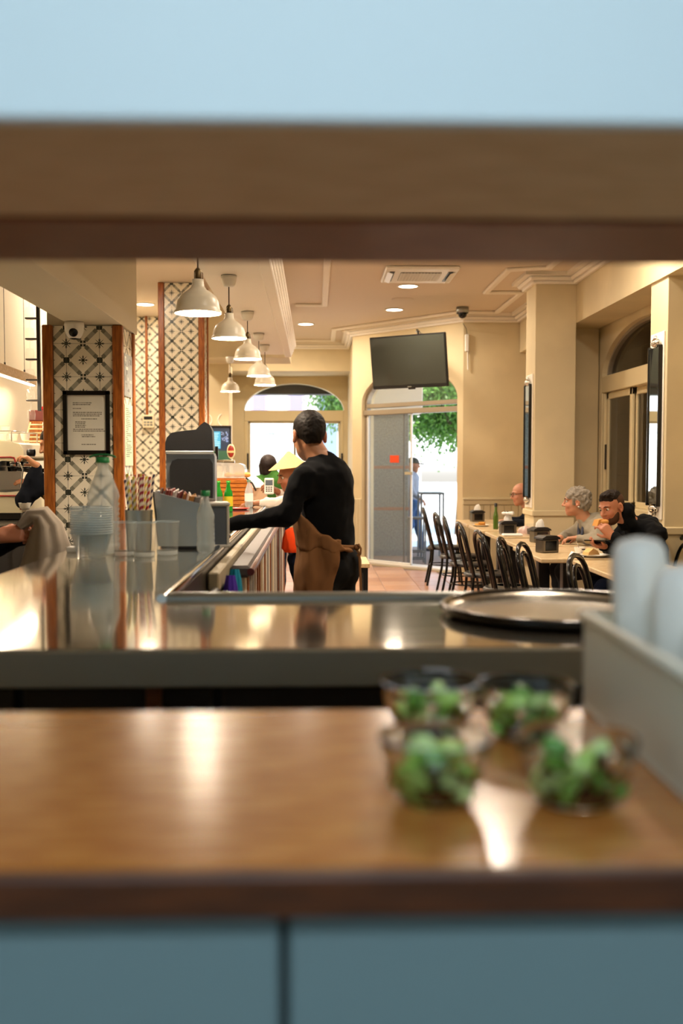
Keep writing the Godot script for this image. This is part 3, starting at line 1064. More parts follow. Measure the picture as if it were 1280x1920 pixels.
# ---------------------------------------------------------------- lamps, air conditioner, television
func ceiling_fittings() -> void:
	var warm := "ffe9cf"
	# pendant lamps
	var lamps := [[-0.57, 2.18, -4.94, 2.67], [-0.56, 2.26, -6.6, 2.67], [-0.545, 2.285, -8.18, 2.67], [-0.53, 2.265, -9.55, 2.67], [-0.52, 2.25, -10.5, 2.67], [-1.0, 2.28, -11.9, 2.69]]
	var names := ["cream metal pendant lamp on a long cord, the lamp that looks largest", "cream pendant lamp, second in the row over the bar", "cream pendant lamp, third in the row over the bar", "cream pendant lamp, fourth in the row over the bar", "cream pendant lamp, last in the row over the bar", "cream pendant lamp hanging apart before the cream column"]
	var enamel := mt("lamp enamel", "efe9d6", 0.35)
	for i in lamps.size():
		var L: Array = lamps[i]
		var t := thing("pendant_lamp", names[i], "pendant lamp", Vector3(L[0], L[1], L[2]), 0, "pendant lamps over the bar")
		var top: float = L[3] - L[1]
		var s := mb()
		lathe(s, [[0.117, 0.0], [0.115, 0.012], [0.108, 0.016], [0.106, 0.03], [0.100, 0.06], [0.086, 0.085], [0.064, 0.103], [0.042, 0.117], [0.032, 0.13], [0.029, 0.145], [0.028, 0.165], [0.0, 0.168],
			[0.0, 0.164], [0.024, 0.160], [0.026, 0.13], [0.038, 0.114], [0.062, 0.099], [0.083, 0.082], [0.096, 0.058], [0.103, 0.028], [0.112, 0.0], [0.117, 0.0]], 28)
		part(s, "shade", enamel, t)
		s = mb()
		lathe(s, [[0.0, 0.166], [0.017, 0.166], [0.019, 0.175], [0.019, 0.205], [0.012, 0.215], [0.006, 0.222], [0.0, 0.222]], 14)
		for k in 3:
			var a := TAU * k / 3
			tube(s, [Vector3(cos(a) * 0.024, 0.16, sin(a) * 0.024), Vector3(cos(a) * 0.024, 0.195, sin(a) * 0.024), Vector3(cos(a) * 0.008, 0.212, sin(a) * 0.008)], 0.003, 5)
		part(s, "socket", mt("aged brass", "6b5a3c", 0.35, 0.8), t)
		s = mb()
		tube(s, [Vector3(0, 0.22, 0), Vector3(0, top - 0.05, 0)], 0.004, 6)
		part(s, "cord", mt("cord brown", "4a3d2e", 0.8), t)
		s = mb()
		lathe(s, [[0.0, top - 0.075], [0.030, top - 0.073], [0.042, top - 0.060], [0.050, top - 0.03], [0.053, top - 0.004], [0.0, top - 0.002]], 18)
		part(s, "canopy", mats["white plastic"], t)
		s = mb()
		ball(s, Vector3(0, 0.062, 0), Vector3(0.038, 0.045, 0.038), 14)
		part(s, "bulb", glow("bulb glow", "ffe9c4", 9.0), t)
		lamp(OmniLight3D.new(), "bulb_light", Vector3(0, 0.055, 0), warm, 1.1, t, 0.036)
	# round downlights in the ceiling; those nearer than the hatch lintel lets us see light the front of the room
	var dl := [[1.0, -10.75, "round ceiling downlight just beyond the air conditioner"], [0.985, -12.41, "round ceiling downlight above the television"], [-0.12, -13.74, "round ceiling downlight past the ribbed moulding"], [-2.02, -12.07, "round ceiling downlight beside the tiled pillars"],
		[1.0, -8.2, "downlight in the dining room ceiling, above the lintel"], [1.0, -5.8, "downlight in the dining room ceiling, second from the hatch"], [1.0, -3.4, "downlight in the dining room ceiling nearest the hatch"], [2.05, -7.4, "downlight in the ceiling over the tables"], [-1.9, -9.0, "downlight over the back bar"], [-0.65, -14.8, "added unseen downlight that brightens the far window bay"]]  # the last one is added out of sight to brighten the far wall
	for i in dl.size():
		var q: Array = dl[i]
		var t := thing("downlight", q[2], "ceiling light", Vector3(q[0], CEIL, q[1]), 0, "round ceiling downlights")
		var s := mb()
		lathe(s, [[0.10, 0.0], [0.118, -0.001], [0.118, -0.008], [0.100, -0.010], [0.10, 0.0]], 28)
		part(s, "trim_ring", mats["white plastic"], t)
		s = mb()
		lathe(s, [[0.0, -0.003], [0.0, -0.006], [0.10, -0.006], [0.10, -0.003], [0.0, -0.003]], 28)
		part(s, "light_panel", glow("downlight glow", "fff0d8", 7.0), t)
		var a := AreaLight3D.new()
		a.area_size = Vector2(0.18, 0.18)
		a.rotation.x = -PI / 2
		lamp(a, "panel_light", Vector3(0, -0.012, 0), "ffebd2", 2.1, t)
	# hanging wooden lamp with a light strip over the coffee machine
	var t := thing("linear_lamp", "long wooden hanging lamp with a glowing strip underneath", "hanging lamp", Vector3(-2.2, 2.07, -6.9), 0.055)
	var s := mb()
	box(s, Vector3(0, 0.035, 0), Vector3(0.05, 0.075, 2.5), 0.004)
	part(s, "wooden_body", mats["light wood"], t)
	s = mb()
	box(s, Vector3(0.0, -0.005, 0), Vector3(0.038, 0.008, 2.44), 0.002)
	part(s, "light_strip", glow("strip glow", "fff2dc", 6.0), t)
	for z in [-0.95, -0.35, 0.35, 0.95]:
		s = mb()
		tube(s, [Vector3(0, 0.07, z), Vector3(0, CEIL - 2.07, z)], 0.0022, 5)
		tube(s, [Vector3(0, 0.07, z), Vector3(0, 0.095, z)], 0.007, 6)
		part(s, "suspension_wire", mats["dark steel"], t)
	var al := AreaLight3D.new()
	al.area_size = Vector2(0.04, 2.4)
	al.rotation.x = -PI / 2
	lamp(al, "strip_light", Vector3(0, -0.016, 0), "ffe8c8", 0.9, t)
	# ceiling cassette air conditioner
	t = thing("air_conditioner", "white ceiling cassette air conditioner with a slatted grille", "air conditioner", Vector3(1.04, CEIL, -10.0))
	s = mb()
	box(s, Vector3(0, -0.02, 0), Vector3(0.72, 0.036, 0.76), 0.012)
	part(s, "panel", mats["white plastic"], t)
	s = mb()
	box(s, Vector3(0, -0.040, 0), Vector3(0.40, 0.006, 0.42), 0.002)
	part(s, "grille_back", mats["black plastic"], t)
	for i in 12:
		s = mb()
		box(s, Vector3(0, -0.046, -0.19 + i * 0.0345), Vector3(0.40, 0.01, 0.010), 0.002)
		part(s, "slat", mats["white plastic"], t)
	for i in 13:
		s = mb()
		box(s, Vector3(-0.19 + i * 0.0317, -0.045, 0), Vector3(0.008, 0.008, 0.42))
		part(s, "slat", mats["white plastic"], t)
	for sx in [-1, 1]:
		s = mb()
		box(s, Vector3(sx * 0.285, -0.038, 0), Vector3(0.05, 0.012, 0.5), 0.003)
		part(s, "outlet", mats["black plastic"], t)
		s = mb()
		box(s, Vector3(sx * 0.305, -0.052, 0), Vector3(0.055, 0.006, 0.5), 0.002, Basis(Vector3.BACK, sx * 0.35))
		part(s, "flap", mats["white plastic"], t)
	s = mb()
	lathe(s, [[0.0, -0.004], [0.0, -0.012], [0.12, -0.010], [0.13, -0.001]], 24)
	one(s, "ceiling_speaker", "flat round disc flush in the ceiling between the downlights", "ceiling vent", mats["ceiling paint"], Vector3(1.02, CEIL, -11.63))
	# smoke-dark dome camera and the white sensor on the corner by the door
	t = thing("ceiling_dome_camera", "small smoked dome camera at the cornice beside the television", "security camera", Vector3(1.80, CEIL - 0.03, -12.2))
	s = mb()
	lathe(s, [[0.0, 0.03], [0.075, 0.03], [0.078, -0.01], [0.075, -0.045], [0.0, -0.045]], 20)
	part(s, "housing", mats["brushed steel"], t)
	s = mb()
	ball(s, Vector3(0, -0.05, 0), Vector3(0.055, 0.06, 0.055), 14)
	part(s, "dome", mats["black gloss"], t)
	t = thing("wall_sensor", "slim white box with a thin rod hanging on the wall", "sensor", Vector3(1.94, 2.98, -12.75))
	s = mb()
	box(s, Vector3(0, -0.02, 0), Vector3(0.05, 0.22, 0.035), 0.008)
	part(s, "body", mats["white plastic"], t)
	s = mb()
	tube(s, [Vector3(0.01, -0.12, 0), Vector3(0.015, -0.36, 0.0)], 0.008, 6)
	part(s, "rod", mats["white plastic"], t)
	s = mb()
	tube(s, [Vector3(0, 0.09, 0), Vector3(-0.01, 0.16, 0), Vector3(-0.08, 0.2, 0.2)], 0.004, 5)
	part(s, "wire", mats["dark steel"], t)
	# television on its ceiling arm
	var c := Vector3(1.07, 2.59, -11.4)
	t = thing("television", "black flat screen television hung high before the street door", "television", c)
	var bas := Basis(Vector3.UP, -0.60) * Basis(Vector3.RIGHT, 0.145)
	s = mb()
	box(s, Vector3.ZERO, Vector3(0.98, 0.60, 0.035), 0.008, bas)
	box(s, bas * Vector3(0, -0.05, -0.035), Vector3(0.6, 0.36, 0.05), 0.012, bas)
	part(s, "casing", mats["black plastic"], t)
	s = mb()
	box(s, bas * Vector3(0, 0.012, 0.018), Vector3(0.945, 0.545, 0.004), 0.0, bas)
	part(s, "screen", mt("screen glass", "3a3d36", 0.12), t)
	s = mb()
	box(s, bas * Vector3(0.0, -0.284, 0.019), Vector3(0.05, 0.012, 0.004), 0.0, bas)
	part(s, "maker_badge", mats["brushed steel"], t)
	s = mb()
	box(s, bas * Vector3(0.02, -0.306, 0.0), Vector3(0.09, 0.02, 0.02), 0.004, bas)
	part(s, "sensor_bar", mats["black plastic"], t)
	s = mb()
	tube(s, [bas * Vector3(0, 0.0, -0.07), bas * Vector3(0.05, 0.12, -0.3), Vector3(0.20, 0.38, -0.9), Vector3(0.30, 0.46, -1.78)], 0.02, 8)
	box(s, Vector3(0.31, 0.46, -1.79), Vector3(0.12, 0.16, 0.03), 0.004, Basis(Vector3.UP, -0.84))
	part(s, "wall_arm", mats["black plastic"], t)
	s = mb()
	tube(s, [bas * Vector3(0.1, 0.2, -0.06), bas * Vector3(0.12, 0.33, -0.06), Vector3(0.10, 0.36, -0.2), Vector3(0.16, 0.42, -0.6), Vector3(0.28, 0.5, -1.77)], 0.007, 6)
	tube(s, [bas * Vector3(0.18, 0.2, -0.06), bas * Vector3(0.10, 0.35, -0.05), Vector3(0.12, 0.38, -0.15), Vector3(0.22, 0.40, -0.7)], 0.006, 6)
	part(s, "cable", mats["black plastic"], t)

# ---------------------------------------------------------------- kitchen side: the hatch
func hatch() -> void:
	var s := mb()
	bx(s, -1.02, 1.02, 1.728, CEIL, -0.800, -0.814, 0.002)
	bx(s, -1.02, 1.02, 1.752, CEIL, -0.816, -1.30)
	struct(s, "wall_hatch", "pale blue white wall above the kitchen hatch", mt("kitchen paint", "d2e3e8", 0.55))
	s = mb()
	bx(s, -1.02, 1.02, 1.727, 1.752, -0.815, -1.112, 0.003)
	struct(s, "trim_14", "pale wooden lintel board over the hatch", mats["lintel wood"])
	s = mb()
	bx(s, -1.02, 1.02, 1.724, 1.752, -1.118, -1.345, 0.003)
	struct(s, "trim_15", "dark wooden lintel board at the back of the hatch", mats["dark lintel wood"])
	s = mb()
	var sh := thing("serving_shelf", "polished brown wooden serving shelf of the kitchen hatch", "shelf")
	bx(s, -1.015, 1.015, 1.090, 1.128, -0.800, -1.315)
	part(s, "board", mats["hatch wood"], sh)
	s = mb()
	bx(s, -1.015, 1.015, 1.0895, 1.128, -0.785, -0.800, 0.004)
	part(s, "shaded_edge", grain("shaded hatch wood", "40200a", "522a0e", 0.4, Vector3(1.5, 8, 8)), sh)  # shade on the front edge is put into a darker wood colour
	var t := thing("kitchen_cabinet", "blue grey kitchen cabinet under the serving shelf", "cabinet", Vector3(0, 0, -0.81))
	s = mb()
	bx(s, -1.01, 1.01, 0.0, 1.089, -0.02, -0.48)
	part(s, "body", mats["dark cupboard"], t)
	for q in [[-1.0, -0.030], [-0.022, 1.0]]:
		s = mb()
		bx(s, q[0], q[1], 0.1, 1.086, 0.004, -0.018, 0.003)
		part(s, "door", mt("cabinet paint", "6c8488", 0.45), t)
	# the kitchen behind the camera
	var k := mt("kitchen wall", "dfe6e6", 0.6)
	s = mb()
	bx(s, -1.9, -1.7, -0.01, 2.75, -0.82, 2.3)
	struct(s, "wall_kitchen_left", "white kitchen wall", k)
	s = mb()
	bx(s, 1.7, 1.9, -0.01, 2.75, -0.82, 2.3)
	struct(s, "wall_kitchen_right", "white kitchen wall", k)
	s = mb()
	bx(s, -1.9, 1.9, -0.01, 2.75, 2.2, 2.4)
	struct(s, "wall_kitchen_back", "white kitchen wall", k)
	s = mb()
	bx(s, -1.9, 1.9, 2.75, 2.95, -0.81, 2.4)
	struct(s, "ceiling_kitchen", "white kitchen ceiling", k)
	t = thing("kitchen_ceiling_lamp", "long white fluorescent lamp on the kitchen ceiling", "ceiling light", Vector3(0, 2.75, 0.6))
	s = mb()
	box(s, Vector3(0, -0.03, 0), Vector3(1.3, 0.055, 0.2), 0.01)
	part(s, "housing", mats["white plastic"], t)
	s = mb()
	box(s, Vector3(0, -0.061, 0), Vector3(1.24, 0.008, 0.16), 0.003)
	part(s, "diffuser", glow("kitchen lamp glow", "e4f6ff", 4.0), t)
	var al := AreaLight3D.new()
	al.area_size = Vector2(1.2, 0.15)
	al.rotation.x = -PI / 2
	lamp(al, "diffuser_light", Vector3(0, -0.07, 0), "e2f2ff", 2.2, t)

func solid_glass() -> StandardMaterial3D:
	var gm := mt("solid glass", "f4faf8", 0.02)
	gm.refraction_enabled = true
	gm.refraction_scale = 0.05
	gm.albedo_color.a = 0.0
	gm.transparency = BaseMaterial3D.TRANSPARENCY_ALPHA
	return gm

func hatch_things() -> void:
	# glass bowls with green pieces
	var green := [mt("pepper green", "7db048", 0.35), mt("pepper light green", "a9d066", 0.35), mt("pepper deep green", "558f36", 0.35), mt("pepper pale", "bcd68a", 0.4)]
	var bowls := [[0.117, -0.955, 0.056, "front glass bowl of green pieces, farther from the white plastic box", "in front glass bowl"], [0.140, -1.195, 0.062, "back glass bowl of green pieces, farther from the white plastic box", "in back glass bowl"], [0.252, -0.945, 0.060, "front glass bowl of green pieces beside the white plastic box", "in front bowl by the plastic box"], [0.252, -1.175, 0.058, "back glass bowl of green pieces beside the white plastic box", "in back bowl by the plastic box"]]
	for b in bowls.size():
		var q: Array = bowls[b]
		var R: float = q[2]
		var s := mb()
		lathe(s, [[0.0, 0.001], [R * 0.55, 0.001], [R * 0.62, 0.006], [R * 0.85, 0.03], [R * 0.97, 0.056], [R, 0.066], [R * 0.96, 0.066], [R * 0.92, 0.054], [R * 0.8, 0.031], [R * 0.55, 0.010], [0.0, 0.008]], 28)
		one(s, "glass_bowl", q[3], "bowl", solid_glass(), Vector3(q[0], 1.128, q[1]), 0, "glass bowls on the serving shelf")
		rng.seed = 40 + b
		for k in 8:
			var a := k * 2.4 + b
			var rr := (0.5 if k < 5 else 0.36) * R
			var p := Vector3(q[0] + cos(a) * rr, 1.128 + (0.023 if k < 5 else 0.044), q[1] + sin(a) * rr)
			s = mb()
			ball(s, Vector3.ZERO, Vector3(0.015, 0.011, 0.019) * rng.randf_range(0.85, 1.15), 12, Basis.from_euler(Vector3(rng.randf() * 3, rng.randf() * 3, 0)), 0.12, k + b * 10)
			one(s, "green_pepper_piece", "glossy green vegetable piece heaped " + q[4], "vegetable", green[k % 4], p, 0, "green pieces " + q[4])
	# white plastic box with rolled napkins
	var t := thing("plastic_box", "white translucent plastic box of rolled napkins on the shelf", "box", Vector3(0.36, 1.128, -0.90), 0.0)
	var pl := mt("box plastic", "e6e6d6", 0.4)
	pl.backlight_enabled = true
	pl.backlight = Color("8a9088")
	var x1 := 0.34
	for q in [[0.0, 0.006, 0.0, 0.125, 0.03, -0.42], [0.0, x1, 0.0, 0.125, -0.414, -0.42], [x1 - 0.006, x1, 0.0, 0.125, 0.03, -0.42], [0.0, x1, 0.0, 0.125, 0.03, 0.024]]:
		var s := mb()
		bx(s, q[0], q[1], 0.008, q[3], q[4], q[5], 0.002)
		part(s, "side", pl, t)
	var s2 := mb()
	bx(s2, 0.0, x1, 0.0, 0.008, 0.03, -0.42, 0.002)
	part(s2, "bottom", pl, t)
	s2 = mb()
	tube(s2, [Vector3(0, 0.125, 0.03), Vector3(x1, 0.125, 0.03), Vector3(x1, 0.125, -0.42), Vector3(0, 0.125, -0.42)], 0.008, 8, true)
	part(s2, "rim", pl, t)
	var nap := cloth("napkin white", "f3f4ec", 0.2)
	rng.seed = 77
	var spots := [[0.062, -0.35, 0.225], [0.142, -0.345, 0.20], [0.22, -0.33, 0.23], [0.075, -0.255, 0.20], [0.155, -0.25, 0.22], [0.235, -0.24, 0.22], [0.075, -0.165, 0.175], [0.155, -0.155, 0.19], [0.235, -0.15, 0.20], [0.08, -0.07, 0.155], [0.165, -0.06, 0.17], [0.255, -0.06, 0.18]]
	for k in spots.size():
		var q: Array = spots[k]
		var s := mb()
		var h: float = q[2]
		var lean := Vector3(rng.randf_range(-0.015, 0.015), 0, rng.randf_range(-0.02, 0.01))
		var path := []
		var rad := []
		for i in 9:
			var v: float = [0.0, 0.15, 0.3, 0.5, 0.7, 0.84, 0.93, 0.98, 1.0][i]
			path.append(Vector3(0, 0.01 + h * v, 0) + lean * v)
			rad.append([0.026, 0.03, 0.033, 0.035, 0.036, 0.036, 0.033, 0.024, 0.004][i])
		drape(s, path, rad, 1.0, Vector3.RIGHT, 3, 0.05, k * 1.3)
		one(s, "rolled_napkin", "white rolled napkin in the plastic box, %s row, %s" % [["back", "second", "third", "front"][k / 3], ["closest to the bowls", "middle one", "farthest from the bowls"][k % 3]], "napkin", nap, Vector3(0.36 + q[0], 1.128, -0.90 + q[1]), 0, "rolled napkins in the plastic box")

# ---------------------------------------------------------------- the bar
func bar() -> void:
	var steel: Material = mats["counter steel"]
	var t := thing("bar_counter", "front stainless steel counter running across before the hatch", "counter", Vector3(0, 0, -1.9))
	t.position = Vector3.ZERO
	var f := thing("long_bar", "long steel topped bar with upright slats reaching into the room", "bar", Vector3(0, 0, 0))
	var s := mb()
	bx(s, -1.0, 1.4, 1.028, BAR, -1.905, -2.60)
	part(s, "worktop", steel, t)
	s = mb()
	bx(s, -1.0, 1.4, 1.026, 1.097, -1.895, -1.906, 0.003)
	part(s, "front_edge", mt("edge steel", "a2a295", 0.5, 0.35), t)
	s = mb()
	tube(s, [Vector3(-0.385, BAR + 0.002, -2.595), Vector3(1.4, BAR + 0.002, -2.595)], 0.016, 10)
	part(s, "rim", mats["brushed steel"], t)
	s = mb()
	tube(s, [Vector3(-0.40, BAR - 0.004, -2.6), Vector3(-0.40, BAR - 0.004, -9.5)], 0.016, 10)
	part(s, "rim", mats["chrome"], f)
	s = mb()
	bx(s, -0.412, -0.392, 0.98, 1.08, -2.62, -9.5, 0.003)
	part(s, "fascia", mats["dark steel"], f)
	s = mb()
	tube(s, [Vector3(-0.36, 0.99, -2.62), Vector3(-0.36, 0.99, -9.5)], 0.014, 8)
	part(s, "towel_rail", mats["brushed steel"], f)
	# base of the front run: dark cupboards
	var b := thing("bar_cupboard", "dark cupboards under the front run of the bar", "cabinet", Vector3(0, 0, 0))
	s = mb()
	bx(s, -1.0, 1.4, 0.0, 1.026, -2.03, -2.55)
	part(s, "body", mats["dark cupboard"], b)
	for k in 6:
		s = mb()
		bx(s, -0.99 + k * 0.4, -0.61 + k * 0.4, 0.06, 1.0, -2.012, -2.03, 0.004)
		part(s, "door", mt("cupboard door", "2b241c", 0.5), b)
	s = mb()
	bx(s, -0.34, -0.31, 0.06, 1.026, -1.99, -2.012, 0.003)
	part(s, "upright", mats["dark lintel wood"], b)
	# bar front with upright slats, ledge and armrest
	s = mb()
	bx(s, -1.0, -0.41, 1.04, BAR, -2.60, -9.5)
	part(s, "worktop", steel, f)
	s = mb()
	bx(s, -0.95, -0.42, 0.0, 1.038, -2.62, -9.45)
	part(s, "base", mats["dark cupboard"], f)
	var sm := [mt("slat white", "d6d0c2", 0.5), grain("slat brown", "7a3f16", "9a5824", 0.4, Vector3(6, 1, 6)), mt("slat grey", "8d8a84", 0.4), mt("slat cream", "cbbd9f", 0.5)]
	var order := [0, 2, 0, 1, 1, 2, 3, 0, 1, 2]
	var slat := mb()
	box(slat, Vector3(0, 0.5, 0), Vector3(0.03, 0.98, 0.052), 0.006)
	var slm := slat.commit()
	for k in 90:
		var p := part(slm, "slat", sm[order[(k * 7 + k / 10) % 10]], f)
		p.position = Vector3(-0.322 + 0.010 * ((k * 5) % 3), 0, -4.1 - k * 0.06)
	s = mb()
	bx(s, -0.345, -0.262, 0.985, 1.035, -4.03, -9.45, 0.012)
	part(s, "ledge", mt("ledge brown", "463e3c", 0.5), f)
	s = mb()
	tube(s, [Vector3(-0.260, 1.01, -4.03), Vector3(-0.260, 1.01, -9.45)], 0.016, 8)
	part(s, "ledge_edge", mt("ledge red", "5a2418", 0.3), f)
	s = mb()
	bx(s, -0.388, -0.347, 0.985, 1.056, -3.6, -9.45, 0.006)
	part(s, "armrest", mt("cream marble", "a89c82", 0.55), f)
	s = mb()
	bx(s, -0.42, -0.36, 0.0, 0.975, -9.45, -9.5)
	part(s, "end_panel", mats["dark cupboard"], f)
	# cloths hung on the rail
	for q in [["blue_towel", "turquoise blue cloth hung on the rail under the bar", "1f7f9f", 0.0, -3.95], ["purple_towel", "purple cloth hung on the rail under the bar edge", "4a32a0", 0.0, -3.74]]:
		s = mb()
		var path := []
		var rad := []
		for i in 8:
			var v := i / 7.0
			path.append(Vector3(0, -0.3 * v, 0.01 * sin(v * 4)))
			rad.append(0.022 + 0.03 * sqrt(v))
		drape(s, path, rad, 0.7, Vector3.RIGHT, 4, 0.22, 1.0 if q[4] > -3.8 else 2.2)
		one(s, q[0], q[1], "cloth", cloth(q[0], q[2]), Vector3(-0.318, 1.03, q[4]))
	# round tray
	t = thing("round_tray", "round steel tray with a black rim on the front counter", "tray", Vector3(0.565, BAR, -2.315))
	s = mb()
	lathe(s, [[0.0, 0.004], [0.235, 0.004], [0.252, 0.018], [0.262, 0.022], [0.262, 0.014], [0.24, 0.0], [0.0, 0.0]], 48)
	part(s, "dish", mt("tray steel", "a09a8e", 0.22, 0.9), t)
	s = mb()
	tube(s, arc(Vector3(0, 0.016, 0), Vector3.RIGHT, Vector3.BACK, 0.262, 0.262, 0, TAU * 47 / 48, 47), 0.011, 8, true)
	part(s, "rim", mats["black gloss"], t)

func bottle_profile(r: float, h: float, neck: float, ribs: int) -> Array:
	var p := [[0.0, 0.004], [r * 0.75, 0.0], [r * 0.95, 0.012], [r, 0.03]]
	var body := h * 0.62
	for i in ribs:
		var y := 0.04 + (body - 0.05) * i / ribs
		p.append([r, y])
		p.append([r * 0.91, y + (body - 0.05) / ribs * 0.5])
	p.append([r, body])
	p.append([r * 0.93, body + h * 0.06])
	p.append([r * 0.7, body + h * 0.16])
	p.append([neck * 1.3, body + h * 0.27])
	p.append([neck, h * 0.92])
	p.append([neck, h])
	return p

func bar_things() -> void:
	# big water bottle
	var t := thing("water_jug", "large ribbed clear water bottle with a green cap", "bottle", Vector3(-0.815, BAR, -3.86))
	var s := mb()
	lathe(s, bottle_profile(0.062, 0.36, 0.022, 9), 24)
	part(s, "body", mats["bottle plastic"], t)
	s = mb()
	lathe(s, [[0.026, 0.352], [0.027, 0.356], [0.027, 0.374], [0.0, 0.376]], 16)
	tube(s, arc(Vector3(0.0, 0.372, 0), Vector3.RIGHT, Vector3.UP, 0.05, 0.012, 0, PI, 8), 0.004, 6)
	part(s, "cap", mt("green cap", "1c8a4e", 0.4), t)
	# nested plastic cups
	for k in 12:
		s = mb()
		var y0 := k * 0.0085
		lathe(s, [[0.0, 0.002], [0.050, 0.0], [0.053, 0.01], [0.0745, 0.092], [0.0775, 0.094], [0.0775, 0.097], [0.073, 0.096]], 26)
		var o := thing("plastic_cup", "clear bluish plastic cup, %s from the top of the nested stack" % ["twelfth", "eleventh", "tenth", "ninth", "eighth", "seventh", "sixth", "fifth", "fourth", "third", "second", "first"][k], "cup", Vector3(-0.826, BAR + y0, -3.70), 0, "nested plastic cups on the bar")
		part(s, "body", mats["cup plastic"], o)
		s = mb()
		lathe(s, [[0.0755, 0.092], [0.0785, 0.0925], [0.0785, 0.0965], [0.0755, 0.097]], 26)
		part(s, "rim", mats["cup rim"], o)
	# drinking glasses
	for q in [[-0.722, -3.80, "drinking glass on the bar, closest to the plastic cups"], [-0.642, -3.76, "drinking glass on the bar, middle of the three"], [-0.566, -3.83, "drinking glass on the bar, closest to the steel packet box"]]:
		s = mb()
		lathe(s, [[0.0, 0.0], [0.038, 0.0], [0.040, 0.004], [0.0408, 0.018], [0.0, 0.018]], 24)
		var g := thing("drinking_glass", q[2], "glass", Vector3(q[0], BAR, q[1]), 0, "three drinking glasses on the bar")
		part(s, "base", glassy("glass base", "e8f0ee", 0.4, 0.05), g)
		s = mb()
		lathe(s, [[0.0408, 0.018], [0.046, 0.128]], 24)
		part(s, "wall", glassy("glass wall", "e4ecea", 0.10, 0.03), g)
		s = mb()
		tube(s, arc(Vector3(0, 0.128, 0), Vector3.RIGHT, Vector3.BACK, 0.046, 0.046, 0, TAU * 23 / 24, 23), 0.0014, 6, true)
		part(s, "rim", mats["cup rim"], g)
	# straws in a steel cup
	var cup := Vector3(-0.70, BAR, -3.98)
	s = mb()
	lathe(s, [[0.0, 0.0], [0.046, 0.0], [0.048, 0.004], [0.055, 0.165], [0.053, 0.165], [0.045, 0.006], [0.0, 0.004]], 24)
	one(s, "straw_holder", "steel cup holding striped paper straws behind the glasses", "cup", mats["brushed steel"], cup)
	var cols := [["red", "c62a2a"], ["navy", "2a2a55"], ["yellow", "d9c23a"], ["crimson", "9c2038"]]
	rng.seed = 9
	for k in 16:
		var c: Array = cols[k % 4]
		var key := "straw " + String(c[0])
		var m := mt(key, "ffffff", 0.7)
		if m.albedo_texture == null:
			var im := Image.create(32, 32, false, Image.FORMAT_RGB8)
			for y in 32:
				for x in 32:
					im.set_pixel(x, y, Color(c[1]) if (x + y) % 32 < 15 else Color("efe8d6"))
			m.albedo_texture = ImageTexture.create_from_image(im)
			m.uv1_scale = Vector3(1, 20, 1)
		var a := k * 2.399
		var rr := 0.012 + 0.03 * sqrt(k / 16.0)
		var base := Vector3(cos(a) * rr * 0.6, 0.006, sin(a) * rr * 0.6)
		var tip := Vector3(cos(a) * rr * 1.55, 0.285 + rng.randf_range(0, 0.025), sin(a) * rr * 1.55)
		s = mb()
		tube(s, [base, tip], 0.0052, 8)
		one(s, "paper_straw", "%s striped paper straw in the steel cup" % c[0], "straw", m, cup, 0, "%s striped straws" % c[0])
	# steel packet box
	t = thing("packet_box", "sloping stainless steel box full of sugar sachets", "dispenser", Vector3(-0.66, BAR, -4.07))
	var xf := Transform3D(Basis(), Vector3(0, 0, 0))
	s = mb()
	prism(s, [Vector2(0.02, 0.012), Vector2(0.235, 0.012), Vector2(0.235, 0.175), Vector2(-0.0, 0.235)], 0.006, xf)
	part(s, "side", mats["brushed steel"], t)
	s = mb()
	prism(s, [Vector2(0.02, 0.012), Vector2(0.235, 0.012), Vector2(0.235, 0.175), Vector2(-0.0, 0.235)], 0.006, Transform3D(Basis(), Vector3(0, 0, -0.22)))
	part(s, "side", mats["brushed steel"], t)
	s = mb()
	prism(s, [Vector2(0.02, 0.012), Vector2(0.025, 0.012), Vector2(0.006, 0.235), Vector2(0.0, 0.235)], 0.22, xf)
	part(s, "back", mats["brushed steel"], t)
	s = mb()
	bx(s, 0.03, 0.225, 0.0, 0.012, -0.01, -0.21, 0.003)
	part(s, "foot", mats["black plastic"], t)
	for k in [0.065, 0.13, 0.195]:
		s = mb()
		bx(s, k, k + 0.004, 0.012, 0.15, -0.006, -0.22)
		part(s, "divider", mats["brushed steel"], t)
	var sach := [mt("sachet brown", "6e2d26", 0.5), mt("sachet white", "d8d2cc", 0.5), mt("sachet grey", "57504a", 0.5), mt("sachet amber", "b57a2e", 0.5), mt("sachet red brown", "8a3a32", 0.5)]
	var sn := ["brown", "white", "grey", "amber", "red brown"]
	rng.seed = 5
	for k in 22:
		var ci: int = [0, 4, 0, 1, 0, 4, 3, 1, 3, 2, 2, 1, 2, 2][(k * 14) / 22]
		var x := 0.02 + 0.2 * k / 22.0
		s = mb()
		box(s, Vector3(0, 0.05, 0), Vector3(0.006, 0.10, 0.062), 0.002, Basis.from_euler(Vector3(rng.randf_range(-0.2, 0.2), rng.randf_range(-0.4, 0.4), -0.25)))
		one(s, "sugar_sachet", "%s sachet standing in the steel packet box" % sn[ci], "sachet", sach[ci], Vector3(-0.66 + x, BAR + 0.155 - x * 0.25, -4.07 - 0.06 - 0.1 * ((k * 3) % 2)), 0, "%s sachets in the packet box" % sn[ci])
	# small clear bottle before the box, and the clear napkin stand to its right
	t = thing("small_water_bottle", "small clear water bottle with green cap before the packet box", "bottle", Vector3(-0.427, BAR, -3.9))
	s = mb()
	lathe(s, bottle_profile(0.036, 0.225, 0.014, 5), 20)
	part(s, "body", mats["bottle plastic"], t)
	s = mb()
	lathe(s, [[0.0165, 0.222], [0.0175, 0.224], [0.0175, 0.245], [0.0, 0.246]], 14)
	part(s, "cap", mats["green cap"], t)
